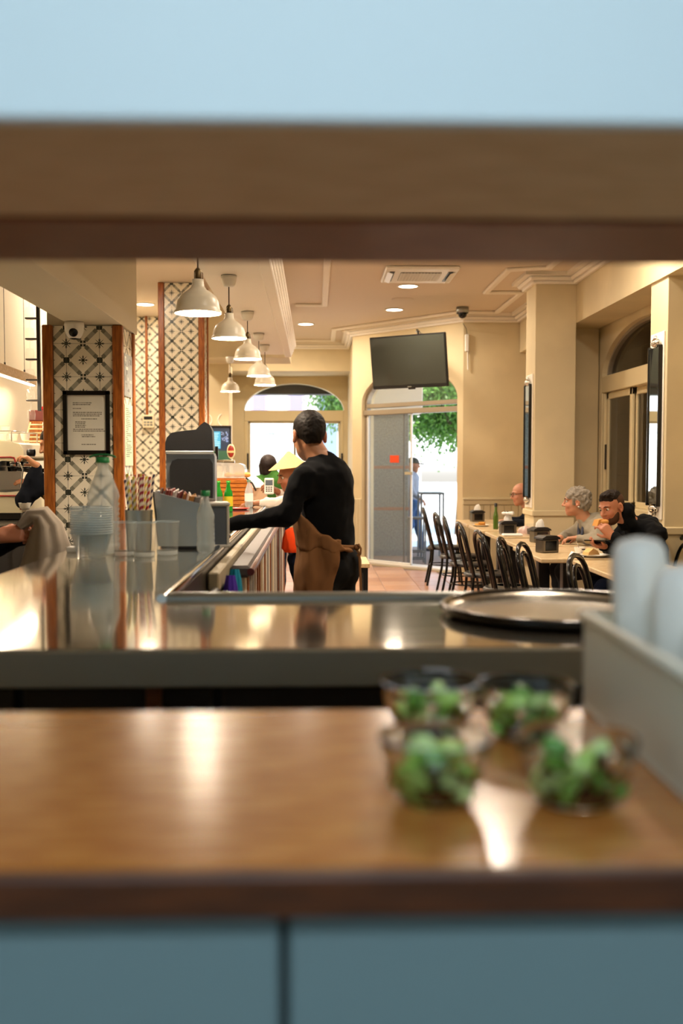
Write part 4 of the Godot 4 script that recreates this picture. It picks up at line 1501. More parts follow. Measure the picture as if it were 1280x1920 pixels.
	t = thing("napkin_stand", "steel and clear plastic napkin stand behind the small water bottle", "napkin holder", Vector3(-0.425, BAR, -4.2), 0.15)
	s = mb()
	for x in [-0.055, 0.055]:
		for z in [-0.06, 0.06]:
			box(s, Vector3(x, 0.09, z), Vector3(0.012, 0.18, 0.012), 0.003)
	box(s, Vector3(0, 0.18, 0), Vector3(0.13, 0.014, 0.14), 0.005)
	box(s, Vector3(0, 0.006, 0), Vector3(0.13, 0.012, 0.14), 0.003)
	part(s, "frame", mt("frosted frame", "c4c2ba", 0.3), t)
	s = mb()
	bx(s, -0.045, 0.045, 0.012, 0.13, -0.05, 0.05, 0.002)
	part(s, "napkins", mats["paper white"], t)
	s = mb()
	bx(s, -0.05, 0.05, 0.012, 0.172, 0.058, 0.062)
	part(s, "window", mt("smoked plastic", "59616a", 0.2), t)
	s = mb()
	bx(s, -0.03, 0.03, 0.0, 0.022, -0.03, 0.03, 0.004)
	one(s, "white_box", "tiny white box at the inner edge of the bar", "box", mats["paper white"], Vector3(-0.945, BAR, -3.95))
	# juice machine seen from behind: black panels in a silver frame
	t = thing("juice_machine", "tall black and silver machine seen from behind on the bar", "machine", Vector3(-0.645, BAR, -5.2), 0.06)
	s = mb()
	prism(s, [Vector2(-0.125, 0), Vector2(0.125, 0), Vector2(0.125, 0.38), Vector2(0.118, 0.40), Vector2(-0.125, 0.40)], 0.28, Transform3D(Basis(), Vector3.ZERO))
	part(s, "body", mt("machine silver", "7d8286", 0.35, 0.7), t)
	s = mb()
	prism(s, [Vector2(-0.105, 0.0), Vector2(0.112, 0.0), Vector2(0.115, 0.345), Vector2(0.10, 0.37), Vector2(-0.065, 0.37), Vector2(-0.092, 0.36), Vector2(-0.105, 0.33)], 0.02, Transform3D(Basis(), Vector3(0, 0, 0.018)))
	part(s, "lower_panel", mt("machine black", "0e0f11", 0.5), t)
	s = mb()
	prism(s, [Vector2(-0.128, 0.405), Vector2(0.118, 0.412), Vector2(0.112, 0.52), Vector2(0.098, 0.548), Vector2(0.075, 0.562), Vector2(0.055, 0.548), Vector2(0.03, 0.522), Vector2(-0.05, 0.513), Vector2(-0.095, 0.505), Vector2(-0.12, 0.48), Vector2(-0.128, 0.45)], 0.24, Transform3D(Basis(), Vector3(0, 0, 0.012)))
	part(s, "hood", mats["machine black"], t)
	s = mb()
	bx(s, -0.128, 0.12, 0.393, 0.412, 0.016, -0.02, 0.004)
	part(s, "band", mt("machine band", "9a9c98", 0.4, 0.5), t)
	# green beer bottles
	for q in [[-0.676, -7.0, "green glass bottle with a grey round label on the bar", "5f6a5e"], [-0.610, -7.05, "green glass bottle with a yellow label on the bar", "c8b41c"]]:
		t = thing("green_bottle", q[2], "bottle", Vector3(q[0], BAR, q[1]), 0, "green bottles on the bar")
		s = mb()
		lathe(s, [[0.0, 0.002], [0.028, 0.0], [0.031, 0.006], [0.031, 0.125], [0.028, 0.142], [0.017, 0.165], [0.0135, 0.185], [0.013, 0.212], [0.0, 0.214]], 18)
		part(s, "glass", mt("bottle green", "1a7a22", 0.06), t)
		s = mb()
		lathe(s, [[0.0315, 0.04], [0.0318, 0.042], [0.0318, 0.108], [0.0315, 0.11]], 18)
		part(s, "label_band", mt("label " + q[3], q[3], 0.6), t)
		s = mb()
		lathe(s, [[0.0145, 0.205], [0.015, 0.207], [0.015, 0.219], [0.0, 0.221]], 12)
		part(s, "crown_cap", mt("cap light green", "4aa53a", 0.35, 0.3), t)
	# orange bread box with a clear domed cover
	t = thing("pastry_case", "orange slatted case with a clear rounded cover on the bar", "display case", Vector3(-0.66, BAR, -8.0))
	s = mb()
	prism(s, [Vector2(-0.16, 0.0), Vector2(0.15, 0.0), Vector2(0.15, 0.12), Vector2(0.13, 0.18), Vector2(0.09, 0.22), Vector2(-0.16, 0.22)], 0.3)
	part(s, "body", mt("case orange", "c4701c", 0.45), t)
	for k in 6:
		s = mb()
		bx(s, -0.155, 0.135 - 0.004 * k, 0.012 + k * 0.034, 0.04 + k * 0.034, 0.001, 0.012, 0.003)
		part(s, "slat", grain("case slat", "b9661a", "d68228", 0.4, Vector3(2, 9, 9)), t)
	s = mb()
	prism(s, [Vector2(-0.17, 0.222), Vector2(0.10, 0.222), Vector2(0.10, 0.29), Vector2(0.085, 0.325), Vector2(0.05, 0.34), Vector2(-0.13, 0.345), Vector2(-0.17, 0.335)], 0.3, Transform3D(Basis(), Vector3(0, 0, 0.005)))
	part(s, "cover", glassy("case cover", "f2f2ee", 0.35, 0.1), t)
	s = mb()
	tube(s, [Vector3(0.11, 0.225, 0.01), Vector3(0.16, 0.18, 0.01), Vector3(0.19, 0.12, 0.01)], 0.008, 6)
	part(s, "hinge", mats["dark steel"], t)
	for k in 3:
		s = mb()
		ball(s, Vector3.ZERO, Vector3(0.035, 0.022, 0.028), 12, Basis(), 0.08, k)
		one(s, "pastry", "golden pastry under the clear cover of the orange case", "pastry", mt("pastry gold", "d9a24e", 0.6), Vector3(-0.70 + k * 0.075, BAR + 0.246, -8.09), 0, "pastries in the orange case")
	# water bottle, card box, terminal and small things further along
	t = thing("labelled_water_bottle", "clear water bottle with a white cap beside the orange case", "bottle", Vector3(-0.505, BAR, -7.65))
	s = mb()
	lathe(s, bottle_profile(0.032, 0.20, 0.012, 4), 18)
	part(s, "body", mats["bottle plastic"], t)
	s = mb()
	lathe(s, [[0.033, 0.05], [0.0335, 0.052], [0.0335, 0.11], [0.033, 0.112]], 18)
	part(s, "label_band", mats["paper white"], t)
	s = mb()
	lathe(s, [[0.014, 0.196], [0.015, 0.198], [0.015, 0.215], [0.0, 0.216]], 12)
	part(s, "cap", mt("cap grey green", "5f7f6a", 0.5), t)
	s = mb()
	bx(s, -0.09, 0.09, 0.0, 0.13, -0.06, 0.06, 0.004)
	one(s, "card_box", "plain beige cardboard box on the bar beyond the water bottle", "box", mt("cardboard", "c2a486", 0.8), Vector3(-0.5, BAR, -8.55))
	s = mb()
	drape(s, [Vector3(0, 0.0, 0), Vector3(0, 0.04, 0), Vector3(0, 0.08, 0), Vector3(0.01, 0.11, 0)], [0.085, 0.08, 0.055, 0.01], 1.2, Vector3.RIGHT, 3, 0.08, 0.4)
	one(s, "folded_cloth", "white folded cloth behind the water bottle on the bar", "cloth", mats["paper white"], Vector3(-0.54, BAR + 0.131, -8.55))
	s = mb()
	lathe(s, [[0.0, 0.004], [0.05, 0.004], [0.075, 0.014], [0.078, 0.012], [0.05, 0.0], [0.0, 0.0]], 22)
	one(s, "red_plate", "small red plate behind the green bottles on the bar", "plate", mt("plate red", "c8321e", 0.3), Vector3(-0.555, BAR, -7.35))
	for q in [[-0.46, -5.05, "white saucer by the waiter's hand"], [-0.50, -4.72, "steel saucer on the bar behind the napkin stand"]]:
		s = mb()
		lathe(s, [[0.0, 0.004], [0.035, 0.004], [0.065, 0.016], [0.067, 0.014], [0.038, 0.0], [0.0, 0.0]], 22)
		one(s, "saucer", q[2], "saucer", mats["porcelain"] if q[1] < -5 else mats["brushed steel"], Vector3(q[0], BAR, q[1]))

func glass_at(p: Vector3, label: String, group: String) -> void:
	var s := mb()
	lathe(s, [[0.0, 0.0], [0.026, 0.0], [0.028, 0.004], [0.034, 0.10], [0.0325, 0.10], [0.026, 0.01], [0.0, 0.008]], 16)
	one(s, "upturned_glass", label, "glass", mats["drinking glass"], p, 0, group)

func back_bar() -> void:
	var t := thing("back_counter", "dark back counter that carries the coffee machine", "counter", Vector3(0, 0, 0))
	var s := mb()
	bx(s, -2.44, -1.96, 0.0, 1.02, -5.6, -9.4)
	part(s, "body", mats["dark cupboard"], t)
	s = mb()
	bx(s, -2.445, -1.93, 1.02, 1.06, -5.6, -9.4, 0.004)
	part(s, "worktop", mats["dark steel"], t)
	# coffee machine, its side towards us and its front towards the bar
	var enamel: Material = mats["cream enamel"]
	t = thing("coffee_machine", "cream espresso machine with red piping on the back counter", "coffee machine", Vector3(-2.44, 1.06, -6.75))
	s = mb()
	var side := [Vector2(0.0, 0.05), Vector2(0.47, 0.05), Vector2(0.47, 0.185), Vector2(0.30, 0.19), Vector2(0.275, 0.20), Vector2(0.27, 0.33), Vector2(0.29, 0.38), Vector2(0.34, 0.40), Vector2(0.47, 0.40), Vector2(0.49, 0.43), Vector2(0.485, 0.475), Vector2(0.46, 0.51), Vector2(0.41, 0.53), Vector2(0.0, 0.54)]
	prism(s, side, 0.02, Transform3D(Basis(), Vector3.ZERO))
	part(s, "side_panel", enamel, t)
	s = mb()
	prism(s, side, 0.02, Transform3D(Basis(), Vector3(0, 0, -0.68)))
	part(s, "side_panel", enamel, t)
	s = mb()
	bx(s, 0.0, 0.27, 0.05, 0.52, -0.02, -0.68)
	bx(s, 0.27, 0.45, 0.05, 0.16, -0.02, -0.68)
	bx(s, 0.27, 0.46, 0.42, 0.52, -0.02, -0.68, 0.01)
	part(s, "body", enamel, t)
	var red := mt("piping red", "a01f1a", 0.35)
	s = mb()
	tube(s, [Vector3(0.0, 0.415, 0.004), Vector3(0.40, 0.425, 0.004), Vector3(0.425, 0.42, 0.004), Vector3(0.435, 0.39, 0.004)], 0.006, 6)
	tube(s, [Vector3(0.0, 0.165, 0.004), Vector3(0.475, 0.165, 0.004)], 0.006, 6)
	part(s, "piping", red, t)
	s = mb()
	bx(s, 0.455, 0.482, 0.07, 0.165, 0.002, -0.02, 0.003)
	part(s, "corner_badge", red, t)
	s = mb()
	bx(s, 0.02, 0.45, 0.0, 0.05, -0.04, -0.66, 0.005)
	part(s, "base", mats["black plastic"], t)
	s = mb()
	bx(s, 0.272, 0.278, 0.18, 0.41, -0.02, -0.68)
	part(s, "splash_panel", mats["black gloss"], t)
	for k in 2:
		var z := -0.16 - k * 0.3
		s = mb()
		lathe(s, [[0.0, 0.05], [0.035, 0.05], [0.04, 0.03], [0.04, 0.0], [0.0, -0.005]], 16, Vector3(0.365, 0.365, z))
		part(s, "group_head", mats["chrome"], t)
		s = mb()
		lathe(s, [[0.0, -0.03], [0.03, -0.03], [0.034, 0.0], [0.0, 0.001]], 16, Vector3(0.365, 0.358, z))
		tube(s, [Vector3(0.395, 0.345, z), Vector3(0.53, 0.325, z)], [0.012, 0.016], 8)
		part(s, "portafilter", mats["black gloss"], t)
		s = mb()
		tube(s, [Vector3(0.44, 0.40, z + 0.12), Vector3(0.47, 0.34, z + 0.12), Vector3(0.455, 0.22, z + 0.12)], 0.006, 6)
		part(s, "steam_wand", mats["chrome"], t)
	s = mb()
	lathe(s, [[0.0, 0.0], [0.022, 0.0], [0.025, 0.01], [0.025, 0.05], [0.0, 0.055]], 14, Vector3(0.485, 0.455, -0.1), Basis(Vector3.BACK, -PI / 2))
	part(s, "steam_knob", mats["black plastic"], t)
	s = mb()
	bx(s, 0.285, 0.455, 0.16, 0.172, -0.03, -0.67, 0.003)
	part(s, "drip_tray", mats["brushed steel"], t)
	s = mb()
	for k in 4:
		tube(s, [Vector3(0.02, 0.56 + 0.0, -0.03 - 0.6 * (k % 2)), Vector3(0.02, 0.60, -0.03 - 0.6 * (k % 2))], 0.005, 5)
	tube(s, [Vector3(0.02, 0.60, -0.03), Vector3(0.40, 0.60, -0.03), Vector3(0.40, 0.60, -0.65), Vector3(0.02, 0.60, -0.65)], 0.005, 6, true)
	for q in [[0.02, -0.03], [0.40, -0.03], [0.40, -0.65], [0.02, -0.65]]:
		tube(s, [Vector3(q[0], 0.53, q[1]), Vector3(q[0], 0.60, q[1])], 0.005, 6)
	part(s, "cup_rail", mats["chrome"], t)
	for k in 3:
		glass_at(Vector3(-2.32 + k * 0.105, 1.06 + 0.541, -6.86), "clear glass on top of the coffee machine, %s" % ["far from the bar", "middle of three", "closest to the bar"][k], "glasses on the coffee machine")
	for k in 4:
		s = mb()
		lathe(s, [[0.0, 0.0], [0.02, 0.0], [0.026, 0.01], [0.034, 0.05], [0.032, 0.05], [0.024, 0.012], [0.0, 0.006]], 16)
		one(s, "coffee_cup", "white coffee cup stacked on top of the coffee machine", "cup", mats["porcelain"], Vector3(-2.20 + 0.08 * (k % 3), 1.601 + (0.052 if k == 3 else 0.0), -7.1 - 0.08 * (k / 3)), 0, "cups on the coffee machine")
	# wire rack of saucers
	t = thing("saucer_rack", "cream wooden rack with slats behind the coffee machine", "rack", Vector3(-2.15, 1.06, -7.85), 0.3)
	s = mb()
	bx(s, -0.1, 0.1, 0.0, 0.5, -0.05, 0.05, 0.004)
	part(s, "stand", mats["white plastic"], t)
	for k in 6:
		s = mb()
		box(s, Vector3(0.0 - 0.012 * (5 - k), 0.52 + k * 0.032, 0.0), Vector3(0.13, 0.012, 0.03), 0.003)
		part(s, "slat", mt("rack cream", "e2d0a0", 0.5), t)
	s = mb()
	for x in [-0.06, 0.06]:
		tube(s, [Vector3(x - 0.06, 0.48, 0), Vector3(x, 0.70, 0)], 0.007, 6)
	part(s, "upright", mats["rack cream"], t)
	t = thing("gift_box", "dark red box with a bright red ribbon on a wooden stand", "box", Vector3(-2.24, 1.06, -8.25))
	s = mb()
	bx(s, -0.07, 0.15, 0.0, 0.72, -0.1, 0.1, 0.004)
	part(s, "stand", mats["orange wood"], t)
	s = mb()
	bx(s, 0.04, 0.14, 0.55, 0.71, 0.101, 0.106)
	part(s, "card", mats["paper white"], t)
	s = mb()
	bx(s, -0.07, 0.15, 0.72, 0.81, -0.1, 0.1, 0.006)
	part(s, "lid_box", mt("gift red brown", "5f1d16", 0.4), t)
	s = mb()
	for k in 4:
		ball(s, Vector3(0.03 + k * 0.03, 0.825, 0.03 * (k % 2)), Vector3(0.04, 0.022, 0.03), 10, Basis(Vector3.UP, k), 0.15, k)
	part(s, "ribbon", cloth("ribbon red", "c3141c"), t)
	# glass rack: dark upright with little shelves on the left wall
	t = thing("glass_rack", "dark upright rack with short brackets beside the tiled pillar", "rack", Vector3(-2.10, 1.9, -7.7))
	s = mb()
	box(s, Vector3(0, 0.42, 0), Vector3(0.025, 0.96, 0.03), 0.003)
	part(s, "upright", mats["black plastic"], t)
	for k in 6:
		s = mb()
		box(s, Vector3(-0.05, 0.02 + k * 0.155, 0), Vector3(0.09, 0.012, 0.05), 0.002)
		part(s, "bracket", mats["dark steel"], t)
	s = mb()
	box(s, Vector3(0.0, 0.92, 0), Vector3(0.1, 0.04, 0.04), 0.004)
	tube(s, [Vector3(0, 0.92, 0), Vector3(0, CEIL - 1.9, 0)], 0.01, 6)
	part(s, "top_bracket", mats["dark steel"], t)
	for k in 6:
		s = mb()
		lathe(s, [[0.030, -0.085], [0.034, -0.04], [0.026, -0.012], [0.006, -0.008], [0.005, 0.045], [0.028, 0.05], [0.0, 0.052]], 14)
		one(s, "hanging_glass", "upside down wine glass hanging on the dark rack, %s from the top" % ["sixth", "fifth", "fourth", "third", "second", "first"][k], "glass", mats["drinking glass"], Vector3(-2.165, 1.9 + 0.02 + k * 0.155 + 0.095 - 0.006 - 0.15, -7.7), 0, "glasses on the dark rack")
	# beer taps and the lit drinks poster at the far end of the bar
	t = thing("drinks_poster", "framed blue drinks poster on the cream column", "poster", Vector3(-1.22, 1.67, -12.75))
	s = mb()
	for q in [[-0.15, 0, 0.02, 0.46], [0.15, 0, 0.02, 0.46], [0, 0.225, 0.32, 0.02], [0, -0.225, 0.32, 0.02]]:
		box(s, Vector3(q[0], q[1], 0.02), Vector3(q[2], q[3], 0.03), 0.003)
	part(s, "frame", mats["black gloss"], t)
	var im := Image.create(96, 140, false, Image.FORMAT_RGB8)
	im.fill(Color("20304a"))
	im.fill_rect(Rect2i(26, 18, 30, 70), Color("3f9fd8"))
	var r := RandomNumberGenerator.new()
	r.seed = 3
	for k in 9: im.fill_rect(Rect2i(28, 24 + k * 7, r.randi_range(14, 26), 3), Color("a8dcf4"))
	for k in 30: im.fill_rect(Rect2i(r.randi_range(58, 84), r.randi_range(14, 60), 4, 4), Color("5f7fd0").lightened(r.randf() * 0.5))
	im.fill_rect(Rect2i(0, 96, 96, 44), Color("2f5a44"))
	im.fill_rect(Rect2i(6, 30, 14, 60), Color("b9c8c0"))
	var pm := mt("drinks print", "ffffff", 0.4)
	pm.albedo_texture = ImageTexture.create_from_image(im)
	s = mb()
	quad(s, Vector3(-0.145, 0.22, 0.012), Vector3(0.145, 0.22, 0.012), Vector3(0.145, -0.22, 0.012), Vector3(-0.145, -0.22, 0.012), Vector3.BACK)
	part(s, "print", pm, t)
	t = thing("beer_tap", "chrome beer tap tower with an oval red badge", "beer tap", Vector3(-0.79, BAR, -9.0))
	s = mb()
	lathe(s, [[0.05, 0.0], [0.05, 0.012], [0.03, 0.02], [0.026, 0.3], [0.0, 0.31]], 18)
	tube(s, [Vector3(-0.16, 0.34, 0), Vector3(0.07, 0.34, 0)], 0.028, 12)
	part(s, "tower", mats["chrome"], t)
	for x in [-0.1, -0.03]:
		s = mb()
		tube(s, [Vector3(x, 0.35, 0.02), Vector3(x, 0.32, 0.07), Vector3(x, 0.27, 0.075)], 0.01, 8)
		part(s, "spout", mats["chrome"], t)
	s = mb()
	box(s, Vector3(-0.09, 0.43, 0.02), Vector3(0.03, 0.12, 0.02), 0.006)
	part(s, "tap_handle", mats["black gloss"], t)
	s = mb()
	ball(s, Vector3(0.04, 0.445, 0.03), Vector3(0.038, 0.068, 0.014), 18)
	part(s, "badge_border", mt("badge cream", "d8cfa0", 0.4), t)
	s = mb()
	ball(s, Vector3(0.04, 0.445, 0.038), Vector3(0.029, 0.055, 0.012), 18)
	part(s, "badge", mt("badge red", "8c2416", 0.35), t)
	s = mb()
	box(s, Vector3(0.04, 0.44, 0.05), Vector3(0.058, 0.02, 0.006), 0.002)
	part(s, "badge_ribbon", mt("badge ribbon", "d8b07a", 0.4), t)

# ---------------------------------------------------------------- dining side
func make_chair() -> Node3D:
	# faces +x; origin on the floor under the middle of the seat
	var t := thing("cafe_chair", "x", "chair", Vector3.ZERO, 0, "black tubular cafe chairs")
	t.set_meta("base_name", "cafe_chair")
	var blk := mt("chair black", "0e0e10", 0.18, 0.2)
	var s := mb()
	lathe(s, [[0.0, 0.43], [0.19, 0.43], [0.205, 0.437], [0.205, 0.447], [0.19, 0.462], [0.10, 0.470], [0.0, 0.472]], 24)
	part(s, "seat", mt("chair seat", "2b2a28", 0.35), t)
	s = mb()
	tube(s, arc(Vector3(0, 0.43, 0), Vector3.RIGHT, Vector3.BACK, 0.20, 0.20, 0, TAU * 23 / 24, 23), 0.011, 6, true)
	part(s, "seat_ring", blk, t)
	for q in [[0.14, 0.14], [0.14, -0.14]]:
		s = mb()
		tube(s, [Vector3(q[0], 0.44, q[1]), Vector3(q[0] + 0.05, 0.0, q[1] * 1.25)], 0.0135, 8)
		part(s, "leg", blk, t)
	for z in [0.15, -0.15]:
		s = mb()
		tube(s, [Vector3(-0.15, 0.46, z), Vector3(-0.16, 0.3, z), Vector3(-0.22, 0.0, z * 1.1)], 0.0135, 8)
		part(s, "leg", blk, t)
	var B := func(z: float, y: float) -> Vector3: return Vector3(-0.15 - (y - 0.44) * 0.24, y, z)
	for q in [[0.175, 0.90, 0.0165], [0.10, 0.84, 0.0135]]:
		var pts := []
		var w: float = q[0]
		var top: float = q[1]
		pts.append(B.call(w * 0.9, 0.43)); pts.append(B.call(w, 0.58)); pts.append(B.call(w * 1.02, top - 0.15))
		for i in 9:
			var a := PI * i / 8
			pts.append(B.call(cos(a) * w, top - 0.12 + sin(a) * 0.12))
		pts.append(B.call(-w * 1.02, top - 0.15)); pts.append(B.call(-w, 0.58)); pts.append(B.call(-w * 0.9, 0.43))
		s = mb()
		tube(s, pts, q[2], 8)
		part(s, "back_hoop", blk, t)
	s = mb()
	tube(s, arc(Vector3(-0.01, 0.24, 0), Vector3.RIGHT, Vector3.BACK, 0.175, 0.16, 0, TAU * 19 / 20, 19), 0.008, 6, true)
	part(s, "stretcher_ring", blk, t)
	return t

func table(x0: float, x1: float, z0: float, z1: float, label: String) -> void:
	var t := thing("cafe_table", label, "table", Vector3((x0 + x1) / 2, 0, (z0 + z1) / 2), 0, "cream cafe tables along the windows")
	var s := mb()
	box(s, Vector3(0, TABLE - 0.017, 0), Vector3(x1 - x0, 0.034, absf(z1 - z0)), 0.006)
	var tm := grain("table laminate", "d2b88e", "dcc49c", 0.22, Vector3(2, 2, 2), 0.03, 6)
	part(s, "tabletop", tm, t)
	s = mb()
	box(s, Vector3(0, 0.37, 0), Vector3(0.10, 0.70, 0.10), 0.006)
	part(s, "column", mats["black plastic"], t)
	s = mb()
	box(s, Vector3(0, 0.012, 0), Vector3(0.42, 0.024, 0.42), 0.008)
	part(s, "foot", mats["black plastic"], t)
	s = mb()
	box(s, Vector3(0, TABLE - 0.044, 0), Vector3(0.32, 0.02, 0.32), 0.003)
	part(s, "bracket", mats["dark steel"], t)

func dispenser(p: Vector3, turn: float, label: String, napkin: bool) -> void:
	var t := thing("napkin_dispenser", label, "napkin dispenser", p, turn, "steel napkin dispensers")
	var s := mb()
	bx(s, -0.075, 0.075, 0.0, 0.105, -0.055, 0.055, 0.008)
	part(s, "body", mt("dispenser steel", "7b756a", 0.28, 0.8), t)
	for sz in [-1, 1]:
		s = mb()
		box(s, Vector3(sz * 0.0, 0.055, sz * 0.056), Vector3(0.10, 0.075, 0.004), 0.002)
		part(s, "window", mats["black gloss"], t)
	s = mb()
	prism(s, [Vector2(-0.082, 0.105), Vector2(0.082, 0.105), Vector2(0.078, 0.118), Vector2(0.045, 0.134), Vector2(-0.045, 0.134), Vector2(-0.078, 0.118)], 0.124, Transform3D(Basis(), Vector3(0, 0, 0.062)))
	part(s, "lid", mats["black plastic"], t)
	if napkin:
		s = mb()
		drape(s, [Vector3(0, 0.13, 0), Vector3(0.0, 0.16, 0), Vector3(0.012, 0.185, 0.0), Vector3(0.02, 0.20, 0)], [0.045, 0.04, 0.03, 0.006], 0.3, Vector3.BACK, 2, 0.12, 0.5)
		one(s, "paper_napkin", "white napkin sticking out of " + label, "napkin", mats["paper white"], p, turn, "napkins in the dispensers")

func plate(p: Vector3, r: float, label: String, group := "plates on the tables") -> void:
	var s := mb()
	lathe(s, [[0.0, 0.006], [r * 0.6, 0.006], [r * 0.95, 0.018], [r, 0.018], [r * 0.65, 0.0], [0.0, 0.0]], 26)
	one(s, "plate", label, "plate", mats["porcelain"], p, 0, group)

func cup(p: Vector3, label: String, spoon: bool, turn := 0.0) -> void:
	var t := thing("coffee_cup_and_saucer", label, "cup", p, turn, "coffee cups on the tables")
	var s := mb()
	lathe(s, [[0.0, 0.004], [0.04, 0.004], [0.072, 0.014], [0.074, 0.012], [0.042, 0.0], [0.0, 0.0]], 22)
	part(s, "saucer", mats["porcelain"], t)
	s = mb()
	lathe(s, [[0.0, 0.006], [0.022, 0.006], [0.028, 0.014], [0.038, 0.04], [0.042, 0.062], [0.040, 0.062], [0.034, 0.038], [0.02, 0.012], [0.0, 0.010]], 22)
	tube(s, arc(Vector3(0.04, 0.038, 0), Vector3.RIGHT, Vector3.UP, 0.02, 0.018, -PI / 2, PI / 2, 8), 0.004, 6)
	part(s, "cup", mats["porcelain"], t)
	s = mb()
	for k in 5:
		var a := 0.9 + k * 0.26
		box(s, Vector3(cos(a) * 0.0395, 0.046, sin(a) * 0.0395), Vector3(0.008, 0.007 + 0.002 * (k % 2), 0.003), 0.0, Basis(Vector3.UP, PI / 2 - a))
	part(s, "printed_mark", mats["black plastic"], t)
	s = mb()
	lathe(s, [[0.0, 0.050], [0.036, 0.050]], 20)
	part(s, "coffee", mt("coffee", "6a3d1c", 0.2), t)
	if spoon:
		s = mb()
		tube(s, [Vector3(0.01, 0.03, 0), Vector3(-0.05, 0.11, 0.01)], 0.0025, 6)
		part(s, "spoon", mats["chrome"], t)

func dining() -> void:
	table(1.84, 2.42, -6.03, -7.05, "cream table closest to the white plastic box")
	table(1.64, 2.30, -7.17, -8.20, "cream table where the man in black eats")
	table(1.70, 2.30, -8.30, -9.02, "cream table where the grey haired woman sits")
	table(1.70, 2.16, -9.27, -9.92, "cream table beside the pillar with the narrow mirror")
	table(1.70, 2.28, -10.10, -10.98, "cream table with the coffee cup, in front of the bald man")
	table(1.70, 2.28, -11.10, -11.98, "cream table closest to the street door wall")
	var ch := make_chair()
	ch.position = Vector3(1.54, 0, -11.72)
	ch.rotation.y = -0.05
	ch.set_meta("label", "black chair closest to the open street door")
	for q in [[1.545, -10.62, 0.04, "second black chair from the street door"], [1.54, -9.83, -0.06, "third black chair from the street door"], [1.55, -8.92, 0.05, "fourth black chair from the street door"], [1.55, -7.88, 0.10, "fifth black chair from the street door, seat in full view"],
		[1.58, -7.06, -0.35, "black chair drawn up to the table of the man in black"], [1.63, -6.58, -0.45, "black chair right behind the one at the man's table"], [1.76, -5.72, -0.55, "black chair at the table closest to the hatch"],
		[2.52, -7.35, PI, "black chair under the man in black"], [2.50, -8.35, PI, "black chair under the grey haired woman"], [2.50, -11.1, PI, "black chair under the bald man"], [2.64, -6.45, PI, "empty black chair behind the man in black, half hidden"]]:
		again(ch, Vector3(q[0], 0, q[1]), q[2], q[3])
	# things on the tables
	dispenser(Vector3(1.80, TABLE, -7.66), 0.35, "napkin dispenser on the man's table", false)
	dispenser(Vector3(1.96, TABLE, -8.62), 0.2, "napkin dispenser before the grey haired woman", true)
	dispenser(Vector3(1.86, TABLE, -9.55), 0.05, "napkin dispenser with a pile of napkins beside the oil bottle", true)
	dispenser(Vector3(1.90, TABLE, -11.6), 0.1, "napkin dispenser closest to the door wall", true)
	cup(Vector3(1.99, TABLE, -7.42), "printed white coffee cup with a spoon beside the sandwich plate", true, 0.6)
	plate(Vector3(2.07, TABLE, -7.30), 0.115, "white plate with the rest of a sandwich")
	var s := mb()
	prism(s, [Vector2(-0.055, 0.0), Vector2(0.05, 0.0), Vector2(0.03, 0.03), Vector2(-0.01, 0.048), Vector2(-0.05, 0.02)], 0.07, Transform3D(Basis(Vector3.UP, 0.4), Vector3(0, 0.016, 0.03)))
	one(s, "sandwich_half", "half sandwich lying on the white plate", "sandwich", mt("toast bread", "d9b070", 0.8), Vector3(2.06, TABLE, -7.30))
	s = mb()
	drape(s, [Vector3(0, 0, 0), Vector3(0, 0.01, 0), Vector3(0, 0.02, 0), Vector3(0.01, 0.026, 0)], [0.05, 0.055, 0.04, 0.004], 1.0, Vector3.RIGHT, 4, 0.2, 0.2)
	one(s, "crumpled_napkin", "crumpled white napkin beside the sandwich plate", "napkin", mats["paper white"], Vector3(1.93, TABLE, -7.27))
	var t := thing("oil_bottle", "slim dark green oil bottle standing on a table", "bottle", Vector3(1.88, TABLE, -10.30))
	s = mb()
	lathe(s, [[0.0, 0.0], [0.026, 0.0], [0.027, 0.006], [0.027, 0.13], [0.022, 0.16], [0.013, 0.19], [0.0115, 0.24], [0.0, 0.242]], 18)
	part(s, "glass", mt("oil glass", "46601c", 0.08), t)
	s = mb()
	lathe(s, [[0.014, 0.232], [0.015, 0.234], [0.015, 0.27], [0.0, 0.272]], 12)
	part(s, "cap", mats["black plastic"], t)
	s = mb()
	lathe(s, [[0.0, 0.0], [0.03, 0.0], [0.032, 0.004], [0.036, 0.115], [0.034, 0.115], [0.029, 0.012], [0.0, 0.010]], 18)
	t = thing("cola_glass", "glass half full of dark cola beside the napkin dispenser", "glass", Vector3(2.05, TABLE, -9.42))
	part(s, "glass", mats["drinking glass"], t)
	s = mb()
	lathe(s, [[0.0, 0.012], [0.0285, 0.013], [0.0315, 0.065], [0.0, 0.065]], 18)
	part(s, "cola", mt("cola", "2a1208", 0.1), t)
	s = mb()
	box(s, Vector3(0, 0.012, 0), Vector3(0.19, 0.022, 0.09), 0.008)
	one(s, "folded_napkin", "long folded white napkin at the table edge by the cola glass", "napkin", mats["paper white"], Vector3(1.86, TABLE, -9.33))
	s = mb()
	for k in 3:
		ball(s, Vector3(-0.03 + 0.03 * k, 0.0, 0.01 * k), Vector3(0.035, 0.02, 0.03), 10, Basis(Vector3.UP, k * 0.8), 0.2, k)
	one(s, "napkin_pile", "crumpled white napkins lying on the dispenser lid", "napkin", mats["paper white"], Vector3(1.86, TABLE + 0.205, -9.55))
	s = mb()
	drape(s, [Vector3(0, 0, 0), Vector3(0, 0.03, 0), Vector3(0, 0.055, 0), Vector3(0, 0.075, 0)], [0.06, 0.06, 0.045, 0.005], 1.2, Vector3.RIGHT, 4, 0.15, 1.0)
	one(s, "snack_packet", "red and white snack packet by the dispenser with piled napkins", "packet", mt("packet red white", "d9b9b0", 0.35), Vector3(2.06, TABLE, -9.68))
